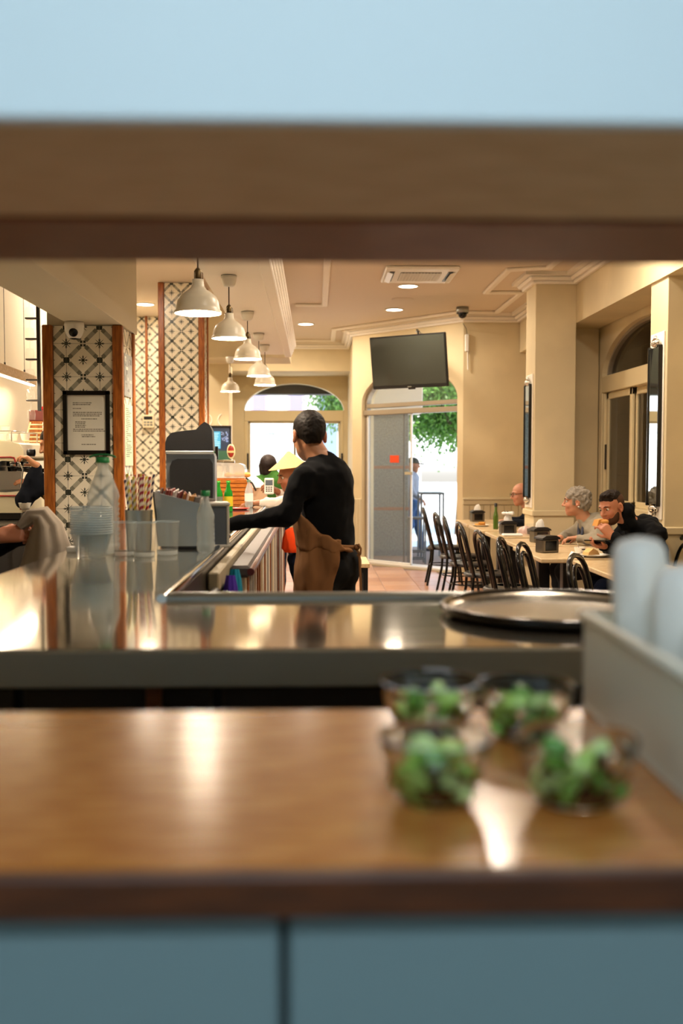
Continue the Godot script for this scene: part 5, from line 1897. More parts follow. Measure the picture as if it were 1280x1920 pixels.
	plate(Vector3(1.80, TABLE, -10.75), 0.10, "white plate with golden toast on a far table")
	for k in 2:
		s = mb()
		box(s, Vector3(0, 0.014, 0), Vector3(0.10, 0.018, 0.07), 0.006, Basis(Vector3.UP, 0.3 + k))
		one(s, "toast", "slice of golden toast, %s of the two on the far plate" % ["lower", "upper"][k], "toast", mt("toast gold", "c98a34", 0.8), Vector3(1.79 + 0.02 * k, TABLE + 0.006 + 0.018 * k, -10.74), 0, "toast on the far plate")
	cup(Vector3(1.98, TABLE, -10.62), "white coffee cup with an upright spoon near the oil bottle", true, 0.2)
	# small wooden table behind the waiter
	t = thing("low_wooden_table", "small table with a light wooden top and black legs behind the waiter", "table", Vector3(0.21, 0, -7.1))
	s = mb()
	box(s, Vector3(0, 0.735, 0), Vector3(0.34, 0.03, 0.5), 0.004)
	part(s, "tabletop", mats["light wood"], t)
	for x in [-0.14, 0.14]:
		for z in [-0.21, 0.21]:
			s = mb()
			box(s, Vector3(x, 0.36, z), Vector3(0.035, 0.72, 0.035), 0.003)
			part(s, "leg", mats["black plastic"], t)
	s = mb()
	for z in [-0.21, 0.21]: box(s, Vector3(0, 0.70, z), Vector3(0.28, 0.035, 0.03), 0.003)
	part(s, "apron_rail", mats["black plastic"], t)

# ---------------------------------------------------------------- the street
func tree(label: String, base: Vector3, crown: Vector3, rad: Vector3, n: int, sd: int) -> void:
	var t := thing("street_tree", label, "tree", base)
	var s := mb()
	var c := crown - base
	tube(s, [Vector3.ZERO, Vector3(0.05, c.y * 0.4, 0), Vector3(c.x * 0.6, c.y * 0.75, 0), c], [0.12, 0.09, 0.07, 0.03], 8)
	for k in 5:
		var a := k * 1.26
		tube(s, [Vector3(c.x * 0.5, c.y * 0.65, 0), c + Vector3(cos(a) * rad.x * 0.6, -0.2 + 0.15 * k, sin(a) * rad.z * 0.6)], [0.045, 0.015], 6)
	part(s, "trunk", mt("bark", "6a5a48", 0.9), t)
	var lf := mb()
	var pts := [Vector3(0, 0, -0.04), Vector3(0.022, 0.006, -0.007), Vector3(0, 0.0, 0.05), Vector3(-0.022, 0.006, -0.007)]
	tri(lf, pts[0], pts[1], pts[2], Vector3.UP)
	tri(lf, pts[0], pts[2], pts[3], Vector3.UP)
	var mm := MultiMesh.new()
	mm.transform_format = MultiMesh.TRANSFORM_3D
	mm.use_colors = true
	mm.mesh = lf.commit()
	mm.instance_count = n
	var r := RandomNumberGenerator.new()
	r.seed = sd
	var clumps := []
	for k in 60:
		var d := Vector3(r.randfn(), r.randfn(), r.randfn()).normalized() * pow(r.randf(), 0.33)
		clumps.append(c + d * rad)
	for i in n:
		var q: Vector3 = clumps[i % 60] + Vector3(r.randfn(), r.randfn(), r.randfn()) * 0.22
		mm.set_instance_transform(i, Transform3D(Basis.from_euler(Vector3(r.randf() * 6, r.randf() * 6, r.randf() * 6)).scaled(Vector3.ONE * r.randf_range(0.8, 1.5)), q))
		var g := r.randf()
		mm.set_instance_color(i, Color(0.05 + 0.10 * g, 0.14 + 0.20 * g, 0.02 + 0.03 * g))
	var lm := mt("leaf", "ffffff", 0.5)
	lm.vertex_color_use_as_albedo = true
	lm.backlight_enabled = true
	lm.backlight = Color("8a9a60")
	var o := MultiMeshInstance3D.new()
	o.name = "foliage"
	o.multimesh = mm
	o.material_override = lm
	o.set_meta("kind", "stuff")
	t.add_child(o, true)

func street() -> void:
	var s := mb()
	bx(s, -30, 40, -0.5, -0.06, -13.2, -70)
	struct(s, "ground", "pale pavement of the sunny street", mt("pavement", "cfcbc2", 0.8))
	# granite pier of the arcade before the door
	var t := thing("arcade_pier", "grey granite pier of the arcade outside the glass door", "pillar", Vector3(1.16, -0.06, -15.6))
	s = mb()
	box(s, Vector3(0, 1.12, 0), Vector3(0.58, 2.24, 0.5), 0.01)
	var gr := grain("granite", "59646a", "7f8a8e", 0.3, Vector3(1.5, 1.5, 1.5), 0.09, 12)
	part(s, "granite_block", gr, t)
	for y in [0.78, 1.42]:
		s = mb()
		box(s, Vector3(0, y, 0), Vector3(0.59, 0.05, 0.51), 0.006)
		part(s, "band", mt("painted red reflection", "8a5a4a", 0.5), t)  # bands paint a reddish reflection from the door glass onto the pier
	s = mb()
	box(s, Vector3(0.05, 2.7, 0), Vector3(0.9, 0.9, 0.5), 0.01)
	part(s, "white_head", mats["white plaster"], t)
	s = mb()
	var apoly := [Vector2(1.36, 3.26), Vector2(1.36, 2.2)]
	for i in range(1, 17): apoly.append(Vector2(2.6 - cos(PI * i / 32) * 1.15, 2.2 + sin(PI * i / 32) * 0.85))
	apoly.append(Vector2(2.6, 3.26))
	prism(s, apoly, 0.4, Transform3D(Basis(), Vector3(0, -0.06, -15.4)))
	part(s, "arch", gr, t).position = -t.position
	# facade across the street
	t = thing("facade", "white building across the street with tall shuttered windows", "building", Vector3(0, -0.06, -30))
	s = mb()
	bx(s, -14, 3.2, 0, 8, 0, -0.5)
	part(s, "wall", mt("facade white", "f0ece6", 0.8), t)
	var k := 0
	for x in [-4.2, -2.75, -1.65, -0.55, 1.2]:
		for y in [3.2, 6.0]:
			var w := part(mbx(Vector3(x, y + 0.4, 0.04), Vector3(0.5, 1.5, 0.08)), "window", mt("facade shutter", "a894b0", 0.6), t)
			part(mbx(Vector3(x, y + 0.4, 0.085), Vector3(0.34, 1.3, 0.02)), "pane", mt("facade pane", "8d86a0", 0.2), w)
		k += 1
	part(mbx(Vector3(-1.5, 2.66, 0.06), Vector3(10, 0.14, 0.14)), "ledge", mats["paper white"], t)
	part(mbx(Vector3(0.42, 3.4, 0.1), Vector3(0.5, 5, 0.2)), "drain_column", mt("column blue grey", "7d8fa6", 0.6), t)
	var tm := TextMesh.new()
	tm.text = "Lysablemny"
	var fo := SystemFont.new()
	fo.font_names = PackedStringArray(["Droid Serif"])
	fo.font_italic = true
	tm.font = fo
	tm.font_size = 24
	tm.pixel_size = 0.0062
	tm.depth = 0.02
	var lt := part(tm, "lettering", mt("sign grey", "5d6866", 0.6), t)
	lt.position = Vector3(-1.28, 2.32, 0.03)
	part(mbx(Vector3(-1.0, 0.9, 0.05), Vector3(0.06, 1.8, 0.06)), "post", mt("lamp grey", "8a8f90", 0.5), t)
	s = mb()
	bx(s, -1.3, 0.55, 2.60, 3.0, -17.16, -17.5)
	one(s, "shutter_box", "dark roller shutter box outside the far arched window", "shutter", mt("shutter dark", "100f0e", 0.7))
	tree("leafy green street tree seen through the open door", Vector3(3.0, -0.06, -20.5), Vector3(3.0, 2.95, -20.5), Vector3(1.7, 1.2, 1.3), 26000, 3)
	tree("dark green tree seen through the far arched window", Vector3(1.0, -0.06, -24), Vector3(0.85, 3.2, -24), Vector3(0.85, 0.8, 0.9), 9000, 8)
	# steel table and stool on the pavement
	t = thing("terrace_table", "tall thin steel table outside the open door", "table", Vector3(1.76, -0.06, -15.1))
	var sg := mt("terrace steel", "6f7478", 0.4, 0.5)
	part(mbx(Vector3(0, 1.03, 0), Vector3(0.36, 0.03, 0.5)), "tabletop", sg, t)
	for x in [-0.165, 0.165]:
		for z in [-0.22, 0.22]:
			part(mbx(Vector3(x, 0.51, z), Vector3(0.028, 1.02, 0.028)), "leg", sg, t)
	t = thing("terrace_stool", "steel bar stool standing on the doorstep outside", "stool", Vector3(1.46, -0.06, -14.25))
	part(mbx(Vector3(0, 0.70, 0), Vector3(0.26, 0.03, 0.28)), "seat", sg, t)
	for x in [-0.115, 0.115]:
		for z in [-0.12, 0.12]:
			part(mbx(Vector3(x, 0.345, z), Vector3(0.022, 0.69, 0.022)), "leg", sg, t)
	for y in [0.12, 0.22]:
		for z in [-0.12, 0.12]: part(mbx(Vector3(0, y, z), Vector3(0.23, 0.02, 0.02)), "rung", sg, t)

func mbx(c: Vector3, size: Vector3, ch := 0.004) -> SurfaceTool:
	var s := mb()
	box(s, c, size, ch)
	return s

# ---------------------------------------------------------------- people
func lin(h: String) -> Color: return Color(h).srgb_to_linear()

func skin_mat() -> StandardMaterial3D:
	var m := mt("skin", "ffffff", 0.5)
	m.vertex_color_use_as_albedo = true
	m.subsurf_scatter_enabled = true
	m.subsurf_scatter_strength = 0.12
	return m

func hand(S: Sdf, wrist: Vector3, fd: Vector3, pn: Vector3, td: Vector3, curl: float, sc := 1.0) -> void:
	fd = fd.normalized()
	pn = (pn - fd * pn.dot(fd)).normalized()
	td = (td - fd * td.dot(fd) - pn * td.dot(pn)).normalized()
	var offs := [0.030, 0.010, -0.010, -0.029]
	var lens := [0.074, 0.082, 0.076, 0.060]
	for i in 4:
		var kn: Vector3 = wrist + (fd * (0.088 if i != 3 else 0.08) + td * offs[i]) * sc
		S.cap(wrist + td * offs[i] * 0.6 * sc, kn, 0.017 * sc, 0.0135 * sc, 0.014)
		var a := curl * 0.55 + 0.06 * i
		var p := kn
		for k in 3:
			var l: float = lens[i] * [0.46, 0.30, 0.24][k] * sc
			var q := p + (fd * cos(a) + pn * sin(a)) * l
			S.cap(p, q, (0.0098 - 0.0008 * k) * sc, (0.009 - 0.0008 * k) * sc, 0.004)
			p = q
			a += curl * 0.75
	var b := wrist + (fd * 0.022 + td * 0.024 + pn * 0.006) * sc
	var d1 := (td * 0.62 + fd * 0.66 + pn * (0.25 + curl * 0.3)).normalized()
	var d2 := (td * (0.35 - curl * 0.35) + fd * 0.75 + pn * (0.2 + curl * 0.55)).normalized()
	S.cap(wrist, b, 0.018 * sc, 0.015 * sc, 0.012)
	S.cap(b, b + d1 * 0.042 * sc, 0.0145 * sc, 0.0115 * sc, 0.008)
	S.cap(b + d1 * 0.042 * sc, b + (d1 * 0.042 + d2 * 0.034) * sc, 0.011 * sc, 0.009 * sc, 0.004)

func head_axes(hf: Vector3, up := Vector3.UP) -> Basis:
	var f := hf.normalized()
	var l := up.cross(f).normalized()
	return Basis(l, f.cross(l).normalized(), f)

func head(S: Sdf, c: Vector3, B: Basis, wide := 1.0) -> void:
	# colours: 0 skin, 1 lips, 2 flushed skin
	var E := func(p: Vector3, r: Vector3, k := 0.02, col := 0) -> void: S.ell(c + B * p, r, B, k, col)
	E.call(Vector3(0, 0.035, -0.012), Vector3(0.076 * wide, 0.084, 0.097), 0.02)
	E.call(Vector3(0, -0.035, 0.028), Vector3(0.060 * wide, 0.075, 0.062), 0.03)
	E.call(Vector3(0, -0.075, 0.045), Vector3(0.044 * wide, 0.036, 0.042), 0.03)
	E.call(Vector3(0, -0.098, 0.066), Vector3(0.022, 0.018, 0.018), 0.02)
	for s in [-1.0, 1.0]:
		E.call(Vector3(s * 0.034, -0.028, 0.066), Vector3(0.024, 0.022, 0.022), 0.02, 2)
		E.call(Vector3(s * 0.077 * wide, -0.004, -0.012), Vector3(0.011, 0.033, 0.020), 0.006, 2)
		E.call(Vector3(s * 0.080 * wide, -0.028, -0.006), Vector3(0.008, 0.012, 0.010), 0.006, 2)
		S.cap(c + B * Vector3(s * 0.013, 0.030, 0.085), c + B * Vector3(s * 0.045, 0.030, 0.072), 0.010, 0.009, 0.012)
	S.cap(c + B * Vector3(0, 0.022, 0.088), c + B * Vector3(0, -0.022, 0.110), 0.008, 0.0125, 0.012)
	for s in [-1.0, 1.0]:
		E.call(Vector3(s * 0.012, -0.027, 0.098), Vector3(0.010, 0.008, 0.010), 0.006)
		S.cut(c + B * Vector3(s * 0.031, 0.010, 0.098), Vector3(0.017, 0.011, 0.014), B, 0.010)
		S.cut(c + B * Vector3(s * 0.083 * wide, -0.002, -0.004), Vector3(0.006, 0.016, 0.008), B, 0.006)
	S.cap(c + B * Vector3(-0.020, -0.056, 0.082), c + B * Vector3(0.020, -0.056, 0.082), 0.007, 0.007, 0.008, 1)
	S.cap(c + B * Vector3(-0.016, -0.066, 0.082), c + B * Vector3(0.016, -0.066, 0.082), 0.0075, 0.0075, 0.006, 1)

func eyes(root: Node, c: Vector3, B: Basis) -> void:
	for s in [-1.0, 1.0]:
		var st := mb()
		ball(st, c + B * Vector3(s * 0.031, 0.010, 0.0765), Vector3.ONE * 0.0115, 12)
		var e := part(st, "eye", mt("eye white", "d9d2c8", 0.2), root)
		st = mb()
		ball(st, c + B * Vector3(s * 0.031, 0.009, 0.0852), Vector3(0.0065, 0.0065, 0.004), 10, B)
		part(st, "iris", mt("iris dark", "20150e", 0.15), e)
		st = mb()
		tube(st, [c + B * Vector3(s * 0.015, 0.029, 0.095), c + B * Vector3(s * 0.03, 0.034, 0.092), c + B * Vector3(s * 0.048, 0.029, 0.078)], [0.003, 0.004, 0.002], 6)
		part(st, "eyebrow", mt("brow dark", "2a1d14", 0.9), root)

func add_mesh(st: SurfaceTool, m: ArrayMesh) -> void:
	if m.get_surface_count(): st.append_from(m, 0, Transform3D())

func human(label: String, base: Vector3, j: Dictionary, o: Dictionary) -> Node3D:
	var root := thing("person", label, "person", base)
	var P := {}
	for k in j:
		P[k] = (j[k] - base) if not k in ["f", "hf", "lf", "lp", "lt", "rf", "rp", "rt"] else j[k]
	var f: Vector3 = P.f.normalized()
	var l := Vector3.UP.cross(f).normalized()
	var w: float = o.get("wide", 1.0)
	var sw: float = o.get("shoulder", 0.185)
	var hip: Vector3 = P.hip
	var chest: Vector3 = P.chest
	var neck: Vector3 = P.neck
	var up := (chest - hip).normalized()
	var sl: Vector3 = P.get("sl", chest + l * sw)
	var sr: Vector3 = P.get("sr", chest - l * sw)
	var hc: Vector3 = P.head
	var HB := head_axes(P.hf, o.get("hu", Vector3.UP))
	var cell: float = o.get("cell", 0.012)
	var hcell: float = o.get("hcell", 0.0045)
	var sk: String = o.get("skin", "c48d6a")
	var cols := [lin(sk), lin(sk).lerp(lin("a04038"), 0.35), lin(sk).lerp(lin("b0503c"), 0.22)]
	# the body: one mesh, head and hands on finer grids
	var B := Sdf.new()
	B.cap(hip, chest, 0.10, 0.105, 0.05, 0, f, 0.7)
	B.cap(chest, neck, 0.07, 0.05, 0.05)
	B.cap(sl, sr, 0.035, 0.035, 0.04)
	B.cap(neck - up * 0.03, hc + HB * Vector3(0, -0.05, -0.025), 0.053 * w, 0.052 * w, 0.03)
	for s in [["l", sl], ["r", sr]]:
		var e: Vector3 = P["e" + s[0]]
		var wr: Vector3 = P["w" + s[0]]
		B.cap(s[1], e, 0.038, 0.033, 0.02)
		B.cap(e, wr, 0.036, 0.0235, 0.02)
		var hj := hip + l * (0.085 if s[0] == "l" else -0.085)
		B.cap(hj, P["k" + s[0]], 0.06, 0.045, 0.03)
		B.cap(P["k" + s[0]], P["a" + s[0]], 0.045, 0.033, 0.03)
	var st := mb()
	add_mesh(st, B.mesh(cell, cols))
	var H := Sdf.new()
	head(H, hc, HB, o.get("head_wide", 1.0))
	H.cap(hc + HB * Vector3(0, -0.04, -0.022), neck, 0.052 * w, 0.056 * w, 0.025)
	add_mesh(st, H.mesh(hcell, cols))
	for s in ["l", "r"]:
		var A := Sdf.new()
		var wr: Vector3 = P["w" + s]
		var e: Vector3 = P["e" + s]
		A.cap(e.lerp(wr, 0.7), wr, 0.030, 0.0235, 0.01)
		var fd: Vector3 = P.get(s + "f", (wr - e).normalized())
		hand(A, wr, fd, P.get(s + "p", Vector3.DOWN), P.get(s + "t", l if s == "r" else -l), o.get("curl_" + s, 0.6), o.get("hand", 1.0))
		add_mesh(st, A.mesh(o.get("fcell", 0.0045), cols))
	part(st, "body", skin_mat(), root)
	# clothes
	var T := Sdf.new()
	var tw: float = 0.155 * w
	T.cap(hip + up * o.get("hem", 0.02), chest - up * 0.04, tw * 0.98, tw * 1.02, 0.06, 0, f, 0.72)
	T.cap(sl.lerp(sr, 0.12), sr.lerp(sl, 0.12), 0.066, 0.066, 0.07)
	T.cap(chest, neck - up * 0.025, 0.085, 0.058, 0.05)
	if o.get("collar", 0.0) > 0.0:
		T.cap(neck - up * 0.02, neck + up * o.collar, 0.072, 0.070, 0.03)
	for s in [["l", sl], ["r", sr]]:
		var e: Vector3 = P["e" + s[0]]
		var wr: Vector3 = P["w" + s[0]]
		var end: Vector3 = e.lerp(wr, o.get("sleeve", 0.92))
		T.cap(s[1], e, 0.062 * w, 0.050 * w, 0.045)
		T.cap(e, end, 0.050 * w, 0.037 * w, 0.03)
	part(T.mesh(cell * 0.85, [], o.get("fold", 0.010), 9.0), o.get("top", "sweater"), o.top_mat, root)
	var L := Sdf.new()
	L.ell(hip - up * 0.03, Vector3(0.165 * w, 0.13, 0.13 * w), Basis(l, Vector3.UP, f), 0.05)
	for s in [["l", 1.0], ["r", -1.0]]:
		var hj: Vector3 = hip + l * 0.085 * s[1] - up * 0.02
		L.cap(hj, P["k" + s[0]], 0.088 * w, 0.065 * w, 0.04)
		L.cap(P["k" + s[0]], P["a" + s[0]], 0.063 * w, 0.052 * w, 0.03)
	part(L.mesh(cell, [], 0.012, 8.0), o.get("bottom", "trousers"), o.leg_mat, root)
	for s in ["l", "r"]:
		var a: Vector3 = P["a" + s]
		var sh := Sdf.new()
		sh.ell(a + f * 0.06 - Vector3.UP * 0.035, Vector3(0.045, 0.045, 0.13), Basis(l, Vector3.UP, f), 0.02)
		sh.cap(a, a - Vector3.UP * 0.03, 0.045, 0.045, 0.03)
		sh.slice(a - Vector3.UP * 0.078, Vector3.DOWN, 0.005)
		part(sh.mesh(0.01), "shoe", o.get("shoe_mat", mats["black plastic"]), root)
	# hair
	if o.has("hair"):
		var R := Sdf.new()
		for q in o.hair:
			if q[0] == "add": R.ell(hc + HB * q[1], q[2], HB, 0.015)
			elif q[0] == "cap": R.cap(hc + HB * q[1], hc + HB * q[2], q[3], q[4], 0.03)
			elif q[0] == "cut": R.cut(hc + HB * q[1], q[2], HB, 0.008)
			elif q[0] == "slice": R.slice(hc + HB * q[1], HB * q[2], 0.008)
		if o.has("sides"):
			var Q := Sdf.new()
			for q in o.sides:
				if q[0] == "add": Q.ell(hc + HB * q[1], q[2], HB, 0.015)
				elif q[0] == "cut": Q.cut(hc + HB * q[1], q[2], HB, 0.008)
				else: Q.slice(hc + HB * q[1], HB * q[2], 0.008)
			part(Q.mesh(hcell, [], 0.0015, 80.0), "clipped_hair", o.sides_mat, root)
		part(R.mesh(hcell, [], o.get("hair_noise", 0.003), o.get("hair_freq", 60.0), o.get("hair_stretch", Vector3.ONE)), "hair", o.hair_mat, root)
	if o.has("beard"):
		var R := Sdf.new()
		R.ell(hc + HB * Vector3(0, -0.040, 0.026), Vector3(0.0635, 0.0775, 0.066), HB, 0.02)
		R.ell(hc + HB * Vector3(0, -0.085, 0.05), Vector3(0.044, 0.033, 0.041), HB, 0.03)
		R.slice(hc + HB * Vector3(0, -0.030, 0.03), HB * Vector3(0, 1, 0.35), 0.01)
		R.cut(hc + HB * Vector3(0, -0.061, 0.09), Vector3(0.021, 0.013, 0.03), HB, 0.004)
		R.cut(hc + HB * Vector3(0, -0.012, 0.09), Vector3(0.045, 0.034, 0.06), HB, 0.01)
		part(R.mesh(0.004, [], 0.002, 80.0), "beard", o.beard, root)
	if o.get("eyes", false): eyes(root, hc, HB)
	return root

func hair_mat(key: String, col: String) -> StandardMaterial3D:
	var m := mt(key, col, 0.6)
	m.metallic_specular = 0.3
	return m

const BUZZ := [["add", Vector3(0, 0.036, -0.014), Vector3(0.0795, 0.0885, 0.1005)], ["cap", Vector3(0, -0.01, -0.068), Vector3(0, -0.055, -0.06), 0.045, 0.036], ["cut", Vector3(0, -0.045, 0.075), Vector3(0.12, 0.10, 0.072)], ["cut", Vector3(0.085, -0.035, 0.01), Vector3(0.03, 0.045, 0.034)], ["cut", Vector3(-0.085, -0.035, 0.01), Vector3(0.03, 0.045, 0.034)], ["slice", Vector3(0, -0.06, 0), Vector3(0, -1, -0.1)]]

func people() -> void:
	var navy := cloth("navy wool", "171a22", 0.2)
	var black := cloth("black wool", "0f1012", 0.35)
	var jeans := cloth("dark denim", "12192a", 0.25)
	var charcoal := cloth("charcoal twill", "1c1d1f", 0.3)
	# the waiter at the bar, seen from behind
	var base := Vector3(0.05, 0, -4.9)
	var fw := Vector3(-0.75, 0, -0.66)
	var wt := human("waiter in black sweater and brown apron standing at the bar", base, {
		"f": fw, "hip": Vector3(0.075, 0.97, -4.9), "chest": Vector3(0.055, 1.375, -4.9), "neck": Vector3(0.028, 1.468, -4.905), "head": Vector3(-0.028, 1.585, -4.94), "hf": Vector3(-0.30, -0.16, -0.95),
		"el": Vector3(-0.135, 1.20, -4.70), "wl": Vector3(-0.395, 1.158, -4.79), "sr": Vector3(0.118, 1.365, -5.0), "er": Vector3(0.125, 1.15, -5.08), "wr": Vector3(0.07, 1.0, -5.12),
		"kl": Vector3(0.01, 0.52, -4.83), "kr": Vector3(0.11, 0.52, -5.0), "al": Vector3(0.03, 0.08, -4.80), "ar": Vector3(0.14, 0.08, -4.99),
		"lf": Vector3(-1, -0.25, -0.2), "lp": Vector3(-0.1, -1, 0), "lt": Vector3(0, 0, -1), "rf": Vector3(-0.6, -0.7, -0.2), "rp": Vector3(-0.3, -0.2, 1), "rt": Vector3(-1, 0.5, 0)},
		{"skin": "b07a58", "top_mat": black, "leg_mat": charcoal, "cell": 0.011, "hair": BUZZ, "hair_mat": hair_mat("hair black brown", "17110c"), "sleeve": 1.0, "shoulder": 0.165, "wide": 0.97, "fold": 0.012, "hem": 0.07, "eyes": true})
	# his apron: skirt, bib and tie
	var l := Vector3.UP.cross(fw.normalized()).normalized()
	var f := fw.normalized()
	var hip := Vector3(0.025, 0.97, 0.0)
	var ap := mb()
	var A := Sdf.new()
	var edge := Vector3(0.068, 1.06, 0)
	A.cap(hip + Vector3.UP * 0.06, hip - Vector3.UP * 0.42 + f * 0.02, 0.190, 0.198, 0.05, 0, f, 0.84)
	A.slice(edge, Vector3(1, -0.12, 0), 0.006)
	A.slice(Vector3(0, 1.075, 0), Vector3.UP, 0.004)
	A.slice(hip - Vector3.UP * 0.45, Vector3.DOWN, 0.01)
	add_mesh(ap, A.mesh(0.009, [], 0.022, 9.0, Vector3(1, 0.4, 1)))
	A = Sdf.new()
	A.cap(hip + Vector3.UP * 0.06, Vector3(0.005, 1.36, 0), 0.195, 0.180, 0.05, 0, f, 0.82)
	A.slice(edge, Vector3(1, 1.43, 0), 0.006)
	A.slice(Vector3(0, 1.03, 0), Vector3.DOWN, 0.012)
	add_mesh(ap, A.mesh(0.009, [], 0.022, 9.0, Vector3(1, 0.4, 1)))
	var brown := cloth("apron brown", "86603f", 0.2)
	part(ap, "apron", brown, wt)
	var s := mb()
	var wl := hip + Vector3.UP * 0.075
	var back := wl - f * 0.150
	tube(s, [Vector3(0.055, 1.05, 0.135), Vector3(0.095, 1.045, 0.115), Vector3(0.14, 1.04, 0.07), Vector3(0.16, 1.04, 0.02)], 0.011, 6, false, 0.4, f)
	back = Vector3(0.145, 1.04, 0.065)
	tube(s, [back, back + Vector3(0.02, -0.03, 0.02), back + Vector3(0.025, -0.14, 0.03), back + Vector3(0.035, -0.42, 0.03)], 0.009, 6, false, 0.4, f)
	tube(s, [back, back + Vector3(0.018, 0.012, 0.02), back + Vector3(0.028, -0.005, 0.024), back + Vector3(0.026, -0.03, 0.024), back + Vector3(0.012, -0.04, 0.02)], 0.008, 6, false, 0.4, f)
	ball(s, back + Vector3(0.008, 0, 0.01), Vector3.ONE * 0.016, 8)
	part(s, "apron_tie", brown, wt)
	# man in black with the sandwich
	base = Vector3(2.45, 0, -7.35)
	var bl := human("man in a black jacket eating a sandwich at the table", base, {
		"f": Vector3(-0.93, 0, 0.28), "hip": Vector3(2.55, 0.53, -7.36), "chest": Vector3(2.42, 0.93, -7.32), "neck": Vector3(2.305, 1.035, -7.29), "head": Vector3(2.185, 1.118, -7.27), "hf": Vector3(-0.80, -0.30, 0.48),
		"el": Vector3(2.30, 0.80, -6.99), "wl": Vector3(2.145, 0.915, -7.12), "er": Vector3(2.24, 0.80, -7.46), "wr": Vector3(2.12, 0.835, -7.22),
		"kl": Vector3(2.12, 0.52, -7.22), "kr": Vector3(2.12, 0.52, -7.46), "al": Vector3(2.16, 0.08, -7.2), "ar": Vector3(2.16, 0.08, -7.46),
		"lf": Vector3(-0.65, 0.75, -0.1), "lp": Vector3(-0.3, -0.2, -0.9), "lt": Vector3(-0.7, -0.5, 0.2), "rf": Vector3(-0.95, 0.1, 0.35), "rp": Vector3(0, 0.95, 0.2), "rt": Vector3(0.2, 0.3, 0.9)},
		{"skin": "bf8162", "top": "jacket", "top_mat": black, "leg_mat": jeans, "cell": 0.012, "hcell": 0.004, "collar": 0.045, "curl_l": 0.95, "curl_r": 0.7, "eyes": true, "sleeve": 0.93, "shoulder": 0.195, "wide": 1.03, "hu": Vector3(-0.15, 1, 0.0), "fold": 0.02,
		"hair": [["add", Vector3(0, 0.066, -0.008), Vector3(0.0705, 0.064, 0.092)], ["add", Vector3(0.012, 0.108, 0.045), Vector3(0.045, 0.022, 0.035)], ["cut", Vector3(0, -0.02, 0.078), Vector3(0.12, 0.094, 0.062)], ["slice", Vector3(0, 0.045, 0), Vector3(0, -1, 0.1)], ["cut", Vector3(0.085, -0.03, 0.01), Vector3(0.028, 0.045, 0.034)], ["cut", Vector3(-0.085, -0.03, 0.01), Vector3(0.028, 0.045, 0.034)], ["cut", Vector3(0, -0.2, 0), Vector3(0.01, 0.01, 0.01)]],
		"sides": [["add", Vector3(0, 0.036, -0.020), Vector3(0.0775, 0.084, 0.0925)], ["cut", Vector3(0, -0.02, 0.078), Vector3(0.12, 0.094, 0.066)], ["cut", Vector3(0.085, -0.03, 0.012), Vector3(0.028, 0.045, 0.032)], ["cut", Vector3(-0.085, -0.03, 0.012), Vector3(0.028, 0.045, 0.032)], ["slice", Vector3(0, -0.03, 0), Vector3(0, -1, -0.3)]], "sides_mat": hair_mat("hair clipped", "4e3527"), "hair_noise": 0.006, "hair_mat": hair_mat("hair dark brown", "1d130d"), "beard": hair_mat("beard brown", "543a2a")})
	s = mb()
	box(s, Vector3.ZERO, Vector3(0.075, 0.009, 0.15), 0.004, Basis.from_euler(Vector3(0, 0.3, 0)) * Basis(Vector3.BACK, -0.35))
	one(s, "smartphone", "black smartphone held by the man in black", "phone", mats["black gloss"], Vector3(2.035, 0.872, -7.17), 0.8)
	s = mb()
	prism(s, [Vector2(-0.05, -0.02), Vector2(0.03, -0.025), Vector2(0.045, 0.005), Vector2(0.02, 0.03), Vector2(-0.03, 0.025)], 0.05, Transform3D(Basis(Vector3.UP, 0.5), Vector3(0, 0, 0.02)))
	ball(s, Vector3(0.01, 0.005, 0.0), Vector3(0.045, 0.026, 0.035), 12, Basis(), 0.1, 4)
	one(s, "sandwich", "golden sandwich held to the mouth of the man in black", "sandwich", mt("bread gold", "cf9348", 0.8), Vector3(2.082, 1.008, -7.18))
	# grey haired woman
	base = Vector3(2.45, 0, -8.5)
	var grey := cloth("grey knit", "948c7c", 0.5)
